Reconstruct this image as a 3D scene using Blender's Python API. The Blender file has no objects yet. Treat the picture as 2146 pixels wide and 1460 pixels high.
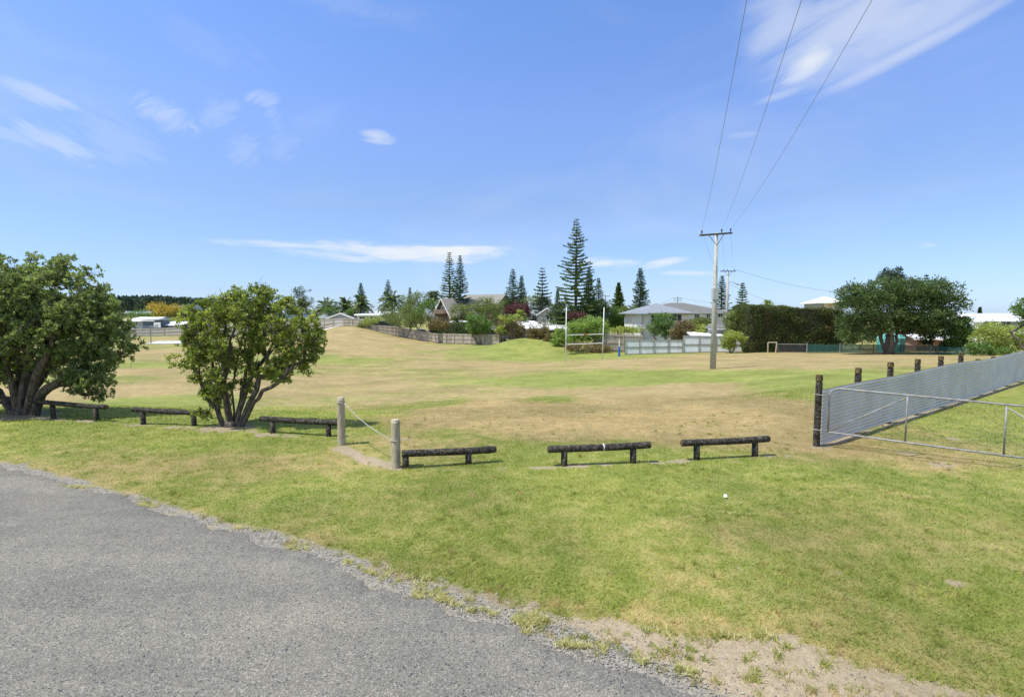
import bpy, math, random
import numpy as np
from mathutils import Vector
random.seed(7); RNG = np.random.default_rng(7)
S = bpy.context.scene; C = S.collection
R = math.radians

# ---------------------------------------------------------------- camera, sky, sun, exposure
F, CX, CY, H = 1073.0, 1073.0, 730.0, 2.5
TH = math.atan(73/F); CT, ST = math.cos(TH), math.sin(TH)
cam = bpy.data.objects.new('camera', bpy.data.cameras.new('camera')); C.objects.link(cam)
cam.location = (0, 0, H); cam.rotation_euler = (math.pi/2 - TH, 0, 0)
cam.data.sensor_width = 36; cam.data.lens = 18.0; cam.data.clip_start = 0.05; cam.data.clip_end = 60000
S.camera = cam
S.view_settings.view_transform = 'Standard'; S.view_settings.look = 'None'
S.view_settings.exposure = 0.62; S.view_settings.gamma = 1.0
SUN_EL, SUN_AZ = R(63), R(-110)        # azimuth measured from +Y towards +X
sd = Vector((math.sin(SUN_AZ)*math.cos(SUN_EL), math.cos(SUN_AZ)*math.cos(SUN_EL), math.sin(SUN_EL)))
sl = bpy.data.lights.new('sun', 'SUN'); sl.energy = 3.9; sl.angle = R(0.53); sl.color = (1.0, 0.955, 0.88)
so = bpy.data.objects.new('sun', sl); C.objects.link(so); so.rotation_euler = sd.to_track_quat('Z', 'Y').to_euler()

def nd(t, typ, ins=None, **pr):
    n = t.nodes.new(typ)
    for k, v in pr.items(): setattr(n, k, v)
    for k, v in (ins or {}).items():
        s = n.inputs[k]
        if isinstance(v, bpy.types.NodeSocket): t.links.new(v, s)
        else: s.default_value = v
    return n
def M(t, op, a, b=0.0, c=0.0, clamp=False):
    n = nd(t, 'ShaderNodeMath', {0: a, 1: b, 2: c}, operation=op); n.use_clamp = clamp
    return n.outputs[0]
def MR(t, v, a, b, c=0.0, d=1.0, smooth=True):
    return nd(t, 'ShaderNodeMapRange', {0: v, 1: a, 2: b, 3: c, 4: d}, interpolation_type='SMOOTHSTEP' if smooth else 'LINEAR').outputs[0]
def MIX(t, f, a, b, mode='MIX'):
    n = nd(t, 'ShaderNodeMix', data_type='RGBA', blend_type=mode)
    for i, v in ((0, f), (6, a), (7, b)):
        if isinstance(v, bpy.types.NodeSocket): t.links.new(v, n.inputs[i])
        elif i: n.inputs[i].default_value = (*v, 1) if len(v) == 3 else v
        else: n.inputs[i].default_value = v
    return n.outputs[2]

def ray(px, py):
    u = (px-CX)/F; v = (CY-py)/F
    return np.array([u, CT + v*ST, -ST + v*CT])
def P(px, py, Y):
    d = ray(px, py); k = Y/d[1]
    return np.array([d[0]*k, Y, H + d[2]*k])

W = bpy.data.worlds.new('World'); S.world = W; W.use_nodes = True
t = W.node_tree; t.nodes.clear()
sky = nd(t, 'ShaderNodeTexSky', sky_type='NISHITA', sun_disc=False, sun_elevation=SUN_EL, sun_rotation=SUN_AZ,
         altitude=10, air_density=1.0, dust_density=0.35, ozone_density=2.2)
tc = nd(t, 'ShaderNodeTexCoord'); sx = nd(t, 'ShaderNodeSeparateXYZ', {0: tc.outputs['Generated']})
AZ = M(t, 'ARCTAN2', sx.outputs[0], sx.outputs[1]); EL = M(t, 'ARCSINE', sx.outputs[2])
def azel(px, py):
    d = ray(px, py); d = d/np.linalg.norm(d)
    return math.atan2(d[0], d[1]), math.asin(d[2])
def streak(rot, along, across, detail, seed, dist=0.0):
    c, s = math.cos(R(rot)), math.sin(R(rot))
    a = M(t, 'ADD', M(t, 'MULTIPLY', AZ, c*along), M(t, 'MULTIPLY', EL, s*along))
    b = M(t, 'ADD', M(t, 'MULTIPLY', AZ, -s*across), M(t, 'MULTIPLY', EL, c*across))
    v = nd(t, 'ShaderNodeCombineXYZ', {0: a, 1: b, 2: seed})
    return nd(t, 'ShaderNodeTexNoise', {'Vector': v.outputs[0], 'Scale': 1.0, 'Detail': detail, 'Roughness': 0.6, 'Distortion': dist}).outputs[0]
n_flat = streak(-2, 9, 55, 6, 1.3, 0.6)
n_rise = streak(16, 4, 19, 7, 5.2, 0.9)
n_fall = streak(-22, 13, 60, 6, 9.1, 0.8)
n_wisp = streak(32, 14, 44, 7, 3.4, 2.0)
n_broad = streak(5, 2.2, 6, 4, 7.7, 0.4)
CL = [  # px, py, rx, ry, rotation (degrees, positive rises to the right), density, noise
 (815, 527, 300, 27, -1.5, 1.0, n_flat), (960, 532, 145, 27, 3, 1.25, n_flat), (600, 514, 190, 12, 0, .7, n_flat), (700,535,200,14,-4,.7,n_flat),
 (1270, 551, 90, 18, -3, .9, n_flat), (1390, 551, 70, 12, 10, .8, n_flat), (1450, 573, 90, 9, -3, .55, n_flat),
 (1790, 50, 300, 150, 15, .58, n_rise), (1960, 30, 420, 70, 17, .48, n_rise), (1700, 128, 100, 46, 24, .95, n_rise), (1640, 30, 130, 130, 10, .5, n_rise), (1900, 110, 330, 26, 17, .5, n_rise),
 (1640, 198, 80, 14, 10, .35, n_rise),
 (85, 203, 120, 30, -12, .62, n_fall), (125, 305, 130, 36, -26, .68, n_fall), (20, 285, 140, 20, -12, .35, n_fall), (90, 200, 60, 14, -12, .4, n_fall),
 (350, 242, 95, 48, -14, .6, n_wisp), (340, 232, 44, 22, -20, .45, n_fall), (455, 235, 70, 40, 30, .35, n_wisp), (552, 207, 50, 24, 10, .5, n_wisp), (572, 240, 24, 60, 20, .22, n_wisp),
 (240, 290, 150, 70, -20, .26, n_fall), (510, 310, 60, 50, 40, .28, n_wisp), (590, 310, 60, 40, 20, .22, n_wisp), (792, 288, 50, 22, 0, .6, n_flat),
 (440, 90, 190, 60, -12, .12, n_fall), (720, 12, 160, 30, 0, .12, n_wisp), (1555, 283, 45, 9, 0, .15, n_flat), (1945, 514, 30, 9, 0, .35, n_flat),
 (360, 630, 60, 6, 0, .5, n_flat)]
cov = None
for px, py, rx, ry, rot, den, ns in CL:
    a0, e0 = azel(px, py)
    sa = abs(azel(px+20, py)[0]-a0)*rx/20; se = abs(azel(px, py+10)[1]-e0)*ry/10
    c, s = math.cos(R(rot)), math.sin(R(rot))
    da = M(t, 'SUBTRACT', AZ, a0); de = M(t, 'SUBTRACT', EL, e0)
    x1 = M(t, 'MULTIPLY', M(t, 'ADD', M(t, 'MULTIPLY', da, c), M(t, 'MULTIPLY', de, s)), 1/sa)
    y1 = M(t, 'MULTIPLY', M(t, 'ADD', M(t, 'MULTIPLY', da, -s), M(t, 'MULTIPLY', de, c)), 1/se)
    q = M(t, 'ADD', M(t, 'MULTIPLY', x1, x1), M(t, 'MULTIPLY', y1, y1))
    m = M(t, 'SUBTRACT', 1.0, M(t, 'SQRT', q), clamp=True)
    m2 = M(t, 'ADD', m, M(t, 'MULTIPLY', M(t, 'SUBTRACT', ns, 0.5), 1.7 if ns is n_rise else 2.3))
    m3 = M(t, 'MULTIPLY', M(t, 'MULTIPLY', MR(t, m2, 0.0, 1.0), MR(t, m, 0.0, 0.4)), den*(0.88 if ns in (n_rise, n_flat) else 0.50))
    cov = m3 if cov is None else M(t, 'MAXIMUM', cov, m3)
veil = M(t, 'MULTIPLY', MR(t, n_broad, 0.42, 0.75), 0.13)
cov = M(t, 'ADD', cov, M(t, 'MULTIPLY', veil, M(t, 'SUBTRACT', 1.0, cov, clamp=True)), clamp=True)
# added unseen cloud overhead and behind the camera, whitens and lifts ambient light
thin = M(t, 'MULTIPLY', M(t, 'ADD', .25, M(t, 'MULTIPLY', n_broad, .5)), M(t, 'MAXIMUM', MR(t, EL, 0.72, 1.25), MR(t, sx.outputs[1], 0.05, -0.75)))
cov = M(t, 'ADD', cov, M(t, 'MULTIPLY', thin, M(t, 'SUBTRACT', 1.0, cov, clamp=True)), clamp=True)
elr = nd(t, 'ShaderNodeValToRGB', {0: MR(t, EL, -0.02, 0.60, smooth=False)})
SKYRAMP = [(0.03, (.62, .84, 1.40)), (0.10, (.64, .78, 1.17)), (0.35, (.89, .93, 1.11)), (0.60, (1.08, 1.15, 1.45)), (1.0, (.98, 1.24, 1.64))]
cr = elr.color_ramp
while len(cr.elements) < len(SKYRAMP): cr.elements.new(0.5)
for e, (p_, c_) in zip(cr.elements, SKYRAMP): e.position = p_; e.color = (*[v/1.5 for v in c_], 1)
tinted = MIX(t, 1.0, sky.outputs[0], elr.outputs[0], 'MULTIPLY')
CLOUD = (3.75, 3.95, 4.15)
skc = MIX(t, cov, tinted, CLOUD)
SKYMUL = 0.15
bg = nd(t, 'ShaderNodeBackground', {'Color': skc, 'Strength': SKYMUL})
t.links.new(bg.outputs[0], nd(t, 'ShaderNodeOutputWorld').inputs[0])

# ---------------------------------------------------------------- terrain
TP = [(1493,773,34),(1225,756,56),(1370,740,67),(1320,742,67),(1600,737,64),(1700,742,58),(1900,742,56),(2040,745,52),(2140,742,50),
 (317,720,95),(280,704,122),(370,703,120),(450,702,118),(720,684,113),(745,683,112),(690,687,113),(655,697,112),(800,698,108),(850,708,106),(905,717,104),(975,721,95),(1040,722,92),
 (1080,712,80),(1120,714,80),(1150,719,79),(1100,736,74),(1020,727,80),(1180,738,72),(1240,742,68),(1290,741,68),
 (900,760,55),(700,760,55),(400,740,65),(550,720,85),(620,705,100),(300,800,28),(700,820,26),(1100,820,24),(1500,820,20.5),(1100,850,16.7),(1950,770,27),(1750,790,21),(1700,850,13.5),
 (500,790,32),(1100,780,38),(1350,765,42),(1300,800,28),(1800,755,36),(0,790,30),(0,735,60),(100,712,95),(2146,750,35),(0,712,120),(2146,745,46)]
pts = [P(*p) for p in TP]
for az in (-85,-70,-55):
    for r, z in ((16,-.2),(30,-1.2),(60,-2.5),(110,-3)): pts.append(np.array([r*math.sin(R(az)), r*math.cos(R(az)), z]))
for az in (60, 75, 88):
    for r, z in ((16,0),(30,-.2),(60,-1.6),(110,-2.4)): pts.append(np.array([r*math.sin(R(az)), r*math.cos(R(az)), z]))
for az in (-30,-15,0,10,20,30,42):
    pts.append(np.array([150*math.sin(R(az)), 150*math.cos(R(az)), -2.6]))
    pts.append(np.array([11*math.sin(R(az)), 11*math.cos(R(az)), 0]))
pts = np.array(pts)
def lp(x, y):
    return np.stack([np.arctan2(x, y)*2.2, np.log(np.hypot(x, y)+1e-6)], -1)
cp = lp(pts[:,0], pts[:,1]); n_ = len(cp)
def U(d2): return 0.5*d2*np.log(d2+1e-12)
K = U(((cp[:,None]-cp[None])**2).sum(-1)) + np.eye(n_)*0.0006
A_ = np.block([[K, np.ones((n_,1)), cp], [np.ones((1,n_)), np.zeros((1,3))], [cp.T, np.zeros((2,3))]])
sol = np.linalg.solve(A_, np.concatenate([pts[:,2], np.zeros(3)]))
def sm(v): v = np.clip(v, 0, 1); return v*v*(3-2*v)
BX = [-60,-12,-5.5,-3.2,-1.9,2,4.5,5.8,18.76,60]; BY = [13,12.6,11.5,9.7,8.4,8.6,9.0,9.55,18.76,48]
def terrain(x, y):
    x = np.atleast_1d(np.asarray(x, float)); y = np.atleast_1d(np.asarray(y, float))
    out = np.empty(len(x)); r = np.hypot(x, y)
    for i in range(0, len(x), 20000):
        sl_ = slice(i, i+20000)
        q = lp(x[sl_], np.maximum(y[sl_], 0.3))
        d2 = ((q[:,None]-cp[None])**2).sum(-1)
        out[sl_] = U(d2)@sol[:n_] + sol[n_] + q@sol[n_+1:]
    far = -3.2 + 0*r
    az = np.arctan2(x, y)
    hill = sm((-0.42-az)/0.12)*sm((az+1.3)/0.2)
    far = far*(1-0) + hill*sm((r-230)/300)*6.0
    drop = (1-hill)*sm((r-620)/200)*14
    k = sm((r-135)/50)
    out = np.clip(out, -4.5, 1.5)*(1-k) + far*k - drop
    return out*sm((y-np.interp(x, BX, BY))/5.5)
def TZ(x, y): return float(terrain(x, y)[0])
def gpt(px, Y, dz=0.0):
    """ground point under image column px at depth Y"""
    p = P(px, 720, Y)
    for _ in range(3):
        z = TZ(p[0], Y); v = (z-H)/Y
        k = Y/(CT + 0)   # refine the column for the pitch
        vv = (v*CT + ST)/(CT - v*ST)
        p[0] = (px-CX)/F*Y/(CT+vv*ST)
    return np.array([p[0], Y, TZ(p[0], Y)+dz])
def hit(px, py):
    d = ray(px, py); ks = np.concatenate([np.arange(2, 20, .05), np.arange(20, 160, .25)])
    z = terrain(d[0]*ks, d[1]*ks); g = H + d[2]*ks - z
    i = int(np.argmax(g <= 0)); k = ks[i] if g[i] <= 0 else 150
    return np.array([d[0]*k, d[1]*k, 0.0])

# ---------------------------------------------------------------- helpers for things
def thing(name, label, cat, loc=(0,0,0), group=None):
    o = bpy.data.objects.new(name, None); C.objects.link(o); o.location = loc; o.empty_display_size = 0.2
    o['label'] = label; o['category'] = cat
    if group: o['group'] = group
    return o
def tag(o, label=None, cat=None, group=None, kind=None):
    if label: o['label'] = label
    if cat: o['category'] = cat
    if group: o['group'] = group
    if kind: o['kind'] = kind
    return o
def root_loc(o):
    v = Vector((0,0,0))
    while o is not None: v += o.location; o = o.parent
    return np.array(v)
def mesh_obj(name, V, Fc, mat, parent=None, smooth=False, attrs=None, loc=None, quads=None):
    V = np.asarray(V, float)
    off = root_loc(parent) if parent else (np.array(loc) if loc is not None else np.zeros(3))
    me = bpy.data.meshes.new(name)
    if quads is not None:                        # (n, k) index array, fast path
        nf, k = quads.shape
        me.vertices.add(len(V)); me.vertices.foreach_set('co', (V-off).astype(np.float32).ravel())
        me.loops.add(nf*k); me.loops.foreach_set('vertex_index', quads.astype(np.int32).ravel())
        me.polygons.add(nf); me.polygons.foreach_set('loop_start', np.arange(0, nf*k, k, dtype=np.int32))
        me.update(calc_edges=True)
    else:
        me.from_pydata([tuple(v) for v in V-off], [], Fc)
    if smooth: me.polygons.foreach_set('use_smooth', np.ones(len(me.polygons), bool))
    for an, av in (attrs or {}).items():
        av = np.asarray(av, np.float32)
        if av.ndim == 1: a = me.attributes.new(an, 'FLOAT', 'POINT'); a.data.foreach_set('value', av)
        else: a = me.attributes.new(an, 'FLOAT_COLOR', 'POINT'); a.data.foreach_set('color', np.concatenate([av, np.ones((len(av),1))],1).astype(np.float32).ravel())
    me.materials.append(mat)
    o = bpy.data.objects.new(name, me); C.objects.link(o)
    if parent: o.parent = parent
    elif loc is not None: o.location = loc
    return o
class MB:
    def __init__(s, o=(0,0,0), yaw=0.0):
        s.v = []; s.f = []; s.o = np.array(o, float); s.c, s.s = math.cos(yaw), math.sin(yaw)
    def add(s, vs, fs):
        b = len(s.v)
        for x, y, z in vs: s.v.append((s.o[0]+x*s.c-y*s.s, s.o[1]+x*s.s+y*s.c, s.o[2]+z))
        s.f += [tuple(i+b for i in f) for f in fs]
    def box(s, x0, x1, y0, y1, z0, z1):
        s.add([(x0,y0,z0),(x1,y0,z0),(x1,y1,z0),(x0,y1,z0),(x0,y0,z1),(x1,y0,z1),(x1,y1,z1),(x0,y1,z1)],
              [(0,3,2,1),(4,5,6,7),(0,1,5,4),(1,2,6,5),(2,3,7,6),(3,0,4,7)])
    def slab(s, top, th):
        n = len(top); s.add(list(top)+[(x,y,z-th) for x,y,z in top], [tuple(range(n)), tuple(range(2*n-1,n-1,-1))] + [(i,(i+1)%n+0,(i+1)%n+n,i+n)[::-1] for i in range(n)])
    def bar(s, a, b, w, h=None):
        a, b = np.array(a,float), np.array(b,float); d = (b-a)/np.linalg.norm(b-a); h = h or w
        sd_ = np.cross(d, (0,0,1)); sd_ = sd_/np.linalg.norm(sd_) if np.linalg.norm(sd_) > 1e-3 else np.array((1,0,0)); u = np.cross(sd_, d)
        vs = [p + sx*sd_*w/2 + sz*u*h/2 for p in (a,b) for sx,sz in ((-1,-1),(1,-1),(1,1),(-1,1))]
        s.add(vs, [(0,3,2,1),(4,5,6,7),(0,1,5,4),(1,2,6,5),(2,3,7,6),(3,0,4,7)])
    def tube(s, path, rad, n=8, caps=True, jit=0.0, rnd=random):
        path = [np.array(p, float) for p in path]
        if not hasattr(rad, '__len__'): rad = [rad]*len(path)
        T = []
        for i in range(len(path)):
            d = path[min(i+1,len(path)-1)]-path[max(i-1,0)]; T.append(d/(np.linalg.norm(d)+1e-9))
        ref = np.array((0,0,1.)) if abs(T[0][2]) < .9 else np.array((1.,0,0)); a = np.cross(T[0], ref); a /= np.linalg.norm(a)
        vs = []
        for p, r, d in zip(path, rad, T):
            a = a - d*np.dot(a, d); a /= (np.linalg.norm(a)+1e-9); b = np.cross(d, a)
            for k in range(n):
                th = 2*math.pi*k/n; rr = r*(1+jit*rnd.uniform(-1,1)); vs.append(p + a*math.cos(th)*rr + b*math.sin(th)*rr)
        fs = [(i*n+k, i*n+(k+1)%n, (i+1)*n+(k+1)%n, (i+1)*n+k) for i in range(len(path)-1) for k in range(n)]
        if caps: fs += [tuple(range(n-1,-1,-1)), tuple((len(path)-1)*n+k for k in range(n))]
        s.add(vs, fs)
    def build(s, name, mat, parent=None, smooth=False, attrs=None, loc=None):
        return mesh_obj(name, s.v, s.f, mat, parent, smooth, attrs, loc)

# ---------------------------------------------------------------- materials
def new_mat(name):
    m = bpy.data.materials.new(name); m.use_nodes = True; t = m.node_tree; t.nodes.clear()
    out = nd(t, 'ShaderNodeOutputMaterial'); b = nd(t, 'ShaderNodeBsdfPrincipled'); t.links.new(b.outputs[0], out.inputs[0])
    return m, t, b, out
def setin(t, b, k, v):
    if isinstance(v, bpy.types.NodeSocket): t.links.new(v, b.inputs[k])
    else: b.inputs[k].default_value = (*v, 1) if isinstance(v, tuple) and len(v) == 3 else v
def gpos(t): return nd(t, 'ShaderNodeNewGeometry').outputs['Position']
def noise(t, vec, scale, detail=3, rough=.55, dist=0.0):
    return nd(t, 'ShaderNodeTexNoise', {'Vector': vec, 'Scale': scale, 'Detail': detail, 'Roughness': rough, 'Distortion': dist}).outputs[0]
def stretch(t, vec, sc):
    return nd(t, 'ShaderNodeMapping', {'Vector': vec, 'Scale': sc}).outputs[0]
def simple(name, c1, c2=None, scale=4, rough=.7, metal=0.0, bump=0.0, st=(1,1,1), detail=4, lo=.35, hi=.65, spec=.5):
    m, t, b, _ = new_mat(name); v = stretch(t, gpos(t), st)
    n = noise(t, v, scale, detail)
    setin(t, b, 'Base Color', MIX(t, MR(t, n, lo, hi), c1, c2 or c1)); b.inputs['Roughness'].default_value = rough
    b.inputs['Metallic'].default_value = metal; b.inputs['Specular IOR Level'].default_value = spec
    if bump:
        bn = nd(t, 'ShaderNodeBump', {'Height': n, 'Strength': bump, 'Distance': .02}); t.links.new(bn.outputs[0], b.inputs['Normal'])
    return m
def leafmat(name, dark, light, third=None, trans=.35, rough=.5, spec=.3):
    m, t, b, out = new_mat(name)
    a = nd(t, 'ShaderNodeAttribute', attribute_name='tint').outputs['Fac']
    col = MIX(t, MR(t, a, 0, .8, smooth=False), dark, light)
    if third: col = MIX(t, MR(t, a, .8, 1.0), col, third)
    setin(t, b, 'Base Color', col); b.inputs['Roughness'].default_value = rough; b.inputs['Specular IOR Level'].default_value = spec
    tr = nd(t, 'ShaderNodeBsdfTranslucent', {'Color': MIX(t, 1.0, col, (1.25, 1.3, .7), 'MULTIPLY')})
    mx = nd(t, 'ShaderNodeMixShader', {0: trans, 1: b.outputs[0], 2: tr.outputs[0]}); t.links.new(mx.outputs[0], out.inputs[0])
    return m

G1, G2, D1, D2, B1, B2 = (.170,.210,.043), (.295,.306,.095), (.282,.224,.104), (.375,.298,.148), (.28,.23,.155), (.40,.335,.235)
def grass_colour(t, fine=True):
    p = gpos(t); at = nd(t, 'ShaderNodeAttribute', attribute_name='gc'); s3 = nd(t, 'ShaderNodeSeparateColor', {0: at.outputs['Color']})
    dry, bare, ton = s3.outputs[0], s3.outputs[1], s3.outputs[2]
    flat = stretch(t, p, (1,1,.2))
    n1 = noise(t, flat, 3.1, 5, .62); n2 = noise(t, flat, 38, 3, .6); n3 = noise(t, flat, .55, 4, .6)
    g = MIX(t, MR(t, M(t,'ADD', M(t,'MULTIPLY', n1, .55), M(t,'MULTIPLY', n2, .45)), .36, .66), G1, G2)
    g = MIX(t, MR(t, n3, .45, .75, 0, .5), g, (.10,.16,.03))
    d = MIX(t, MR(t, n1, .35, .7), D1, D2)
    dm = M(t, 'ADD', dry, M(t, 'ADD', M(t, 'MULTIPLY', M(t,'SUBTRACT', n1, .5), 1.1), M(t, 'MULTIPLY', M(t,'SUBTRACT', n2, .5), .9)))
    c = MIX(t, MR(t, dm, .1, .95), g, d)
    bn = MIX(t, MR(t, noise(t, flat, 14, 6, .7), .3, .7), B1, B2); bn = MIX(t, MR(t, noise(t, flat, 70, 3, .7), .52, .7), bn, (.17,.135,.09))
    bm = M(t, 'ADD', bare, M(t, 'ADD', M(t, 'MULTIPLY', M(t,'SUBTRACT', n1, .5), .9), M(t, 'MULTIPLY', M(t,'SUBTRACT', n2, .5), 1.3)))
    c = MIX(t, MR(t, bm, .40, .62), c, bn)
    c = MIX(t, 1.0, c, MIX(t, MR(t, ton, 0, 1, smooth=False), (.78,.80,.74), (1.18,1.15,1.15)), 'MULTIPLY')
    return c, n2, p
m_ground, t, b, _ = new_mat('grass_field')
c, n2, p = grass_colour(t)
hf = noise(t, stretch(t, p, (1,1,.2)), 120, 2, .7)
ga_ = nd(t, 'ShaderNodeAttribute', attribute_name='gravel').outputs['Fac']; vg = nd(t, 'ShaderNodeTexVoronoi', {'Vector': p, 'Scale': 60.0})
gcol = MIX(t, nd(t, 'ShaderNodeSeparateColor', {0: vg.outputs['Color']}).outputs[0], (.13,.122,.105), (.36,.335,.28))
c = MIX(t, MR(t, M(t, 'ADD', ga_, M(t, 'MULTIPLY', M(t, 'SUBTRACT', n2, .5), .8)), .35, .75), c, gcol)
c = MIX(t, 1.0, c, MIX(t, MR(t, hf, .3, .7), (.72,.74,.7), (1.22,1.2,1.2)), 'MULTIPLY')
setin(t, b, 'Base Color', c); b.inputs['Roughness'].default_value = .9; b.inputs['Specular IOR Level'].default_value = .1
bn = nd(t, 'ShaderNodeBump', {'Height': M(t,'ADD', n2, hf), 'Strength': .5, 'Distance': .03}); t.links.new(bn.outputs[0], b.inputs['Normal'])
m_blade, t, b, out = new_mat('grass_blade')
c, n2, p = grass_colour(t); ra = nd(t, 'ShaderNodeAttribute', attribute_name='tint').outputs['Fac']
c = MIX(t, 1.0, c, MIX(t, MR(t, ra, 0, 1, smooth=False), (1.5,1.48,1.4), (2.3,2.2,2.2)), 'MULTIPLY')
setin(t, b, 'Base Color', c); b.inputs['Roughness'].default_value = .8; b.inputs['Specular IOR Level'].default_value = .15
tr = nd(t, 'ShaderNodeBsdfTranslucent', {'Color': c}); mx = nd(t, 'ShaderNodeMixShader', {0: .6, 1: b.outputs[0], 2: tr.outputs[0]}); t.links.new(mx.outputs[0], out.inputs[0])

m_road, t, b, _ = new_mat('chip_seal')
p = gpos(t)
vo = nd(t, 'ShaderNodeTexVoronoi', {'Vector': p, 'Scale': 150.0, 'Randomness': 1.0}); vc = nd(t, 'ShaderNodeSeparateColor', {0: vo.outputs['Color']})
vo2 = nd(t, 'ShaderNodeTexVoronoi', {'Vector': p, 'Scale': 80.0}); vc2 = nd(t, 'ShaderNodeSeparateColor', {0: vo2.outputs['Color']})
c = MIX(t, MR(t, vc.outputs[0], .0, 1, smooth=False), (.098,.092,.074), (.222,.212,.175))
c = MIX(t, MR(t, vc.outputs[1], .86, 1), c, (.34,.32,.26))
c = MIX(t, MR(t, vc2.outputs[2], .92, 1), c, (.28,.265,.22))
c = MIX(t, MR(t, vc2.outputs[1], .9, 1), c, (.05,.055,.065))
big = noise(t, p, .9, 5, .6); mid = noise(t, stretch(t, p, (1,1,1)), 6, 4, .6)
c = MIX(t, 1.0, c, MIX(t, MR(t, M(t,'ADD',M(t,'MULTIPLY',big,.6),M(t,'MULTIPLY',mid,.4)), .3, .7), (.82,.83,.86), (1.16,1.15,1.11)), 'MULTIPLY')
wear = noise(t, nd(t, 'ShaderNodeMapping', {'Vector': p, 'Rotation': (0,0,R(28)), 'Scale': (.12,1.1,1)}).outputs[0], 1.4, 4, .55)
c = MIX(t, 1.0, c, MIX(t, MR(t, wear, .35, .65), (.90,.90,.91), (1.08,1.075,1.06)), 'MULTIPLY')
setin(t, b, 'Base Color', c); b.inputs['Roughness'].default_value = .85; b.inputs['Specular IOR Level'].default_value = .25
hh = M(t, 'SUBTRACT', 1.0, vo.outputs['Distance'])
bn = nd(t, 'ShaderNodeBump', {'Height': hh, 'Strength': .4, 'Distance': .005}); t.links.new(bn.outputs[0], b.inputs['Normal'])

m_sea = simple('sea_water', (.012,.045,.085), (.02,.06,.11), .02, .35)
m_darklog, t, b, _ = new_mat('weathered_black_timber')
p = gpos(t); n1 = noise(t, p, 22, 5, .7); n2 = noise(t, p, 7, 4, .6); n3 = noise(t, p, 60, 3, .7)
c = MIX(t, MR(t, n1, .42, .72), (.020,.018,.015), (.135,.122,.10))
c = MIX(t, MR(t, M(t,'MULTIPLY',n2,n3), .30, .42), c, (.20,.19,.155))
setin(t, b, 'Base Color', c); b.inputs['Roughness'].default_value = .9; b.inputs['Specular IOR Level'].default_value = .2
bn = nd(t, 'ShaderNodeBump', {'Height': n1, 'Strength': .8, 'Distance': .02}); t.links.new(bn.outputs[0], b.inputs['Normal'])
m_lichen = simple('lichen_end_grain', (.05,.04,.02), (.17,.12,.03), 30, .95, bump=.5)
m_greypost, t, b, _ = new_mat('weathered_grey_timber')
p = gpos(t); n1 = noise(t, stretch(t, p, (1,1,.07)), 60, 5, .6); n2 = noise(t, p, 5, 4)
c = MIX(t, MR(t, n1, .35, .68), (.24,.20,.13), (.56,.49,.36)); c = MIX(t, MR(t, n2, .5, .75), c, (.38,.37,.26))
setin(t, b, 'Base Color', c); b.inputs['Roughness'].default_value = .9
bn = nd(t, 'ShaderNodeBump', {'Height': n1, 'Strength': .6, 'Distance': .01}); t.links.new(bn.outputs[0], b.inputs['Normal'])
m_rope = simple('pale_rope', (.30,.285,.24), (.44,.42,.36), 90, .9, bump=.5)
m_galv = simple('galvanised_steel', (.21,.21,.20), (.31,.31,.295), 14, .65, .2, bump=.05)
m_wire = simple('grey_wire', (.20,.20,.19), (.28,.28,.27), 30, .6, .3)
m_sheet, t, b, _ = new_mat('corrugated_steel')
p = gpos(t); n1 = noise(t, p, 1.7, 3, .5); n2 = noise(t, p, 1.1, 3)
c = MIX(t, MR(t, n1, .3, .7), (.50,.475,.43), (.585,.56,.51)); c = MIX(t, MR(t, n2, .5, .8, 0, .35), c, (.30,.28,.25))
setin(t, b, 'Base Color', c); b.inputs['Roughness'].default_value = .42; b.inputs['Metallic'].default_value = .12
m_concrete = simple('pole_concrete', (.33,.33,.295), (.44,.435,.39), 6, .9, bump=.15)
m_court = simple('court_concrete', (.42,.44,.46), (.50,.52,.53), 1.2, .9)
m_path = simple('crushed_shell', (.55,.50,.42), (.72,.67,.58), 8, .95)
m_ceramic = simple('dark_ceramic', (.05,.045,.04), (.07,.06,.055), 9, .3)
m_armwood = simple('crossarm_timber', (.10,.09,.065), (.16,.14,.11), 12, .9)
m_line = simple('aluminium_line', (.20,.22,.26), (.24,.26,.30), 3, .6)
m_white = simple('white_paint', (.78,.79,.78), (.70,.72,.71), 1.5, .5)
m_redtape = simple('red_band', (.5,.05,.03), (.42,.05,.03), 9, .6)
m_bluepaint = simple('blue_paint', (.02,.09,.42), (.03,.12,.5), 9, .5)
def boards(name, c1, c2, c3, wood=True):
    m, t, b, _ = new_mat(name); p = gpos(t)
    ti = nd(t, 'ShaderNodeAttribute', attribute_name='tint').outputs['Fac']
    n1 = noise(t, stretch(t, p, (1,1,.25)), 3.0, 5, .65)
    c = MIX(t, MR(t, ti, 0, 1, smooth=False), c1, c2); c = MIX(t, MR(t, n1, .45, .72), c, c3)
    setin(t, b, 'Base Color', c); b.inputs['Roughness'].default_value = .9; b.inputs['Specular IOR Level'].default_value = .2
    return m
m_pale = boards('grey_palings', (.24,.21,.165), (.40,.36,.30), (.46,.43,.37))
m_pale_light = boards('light_grey_palings', (.36,.35,.32), (.48,.47,.43), (.42,.40,.36))
m_panel = boards('fibre_cement_panel', (.54,.60,.62), (.64,.69,.71), (.48,.52,.52))
m_fpost = simple('fence_post_timber', (.30,.26,.20), (.42,.37,.29), 8, .9)
m_ppost = simple('panel_post_timber', (.20,.185,.15), (.28,.26,.21), 8, .9)
m_roof_grey = simple('grey_tile_roof', (.12,.12,.105), (.165,.165,.15), 3, .8)
m_roof_brown = simple('weathered_shingle_roof', (.175,.168,.145), (.24,.232,.205), 3, .9, st=(1,1,4))
m_roof_blue = simple('blue_grey_steel_roof', (.20,.225,.24), (.25,.275,.29), 2, .5)
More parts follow.
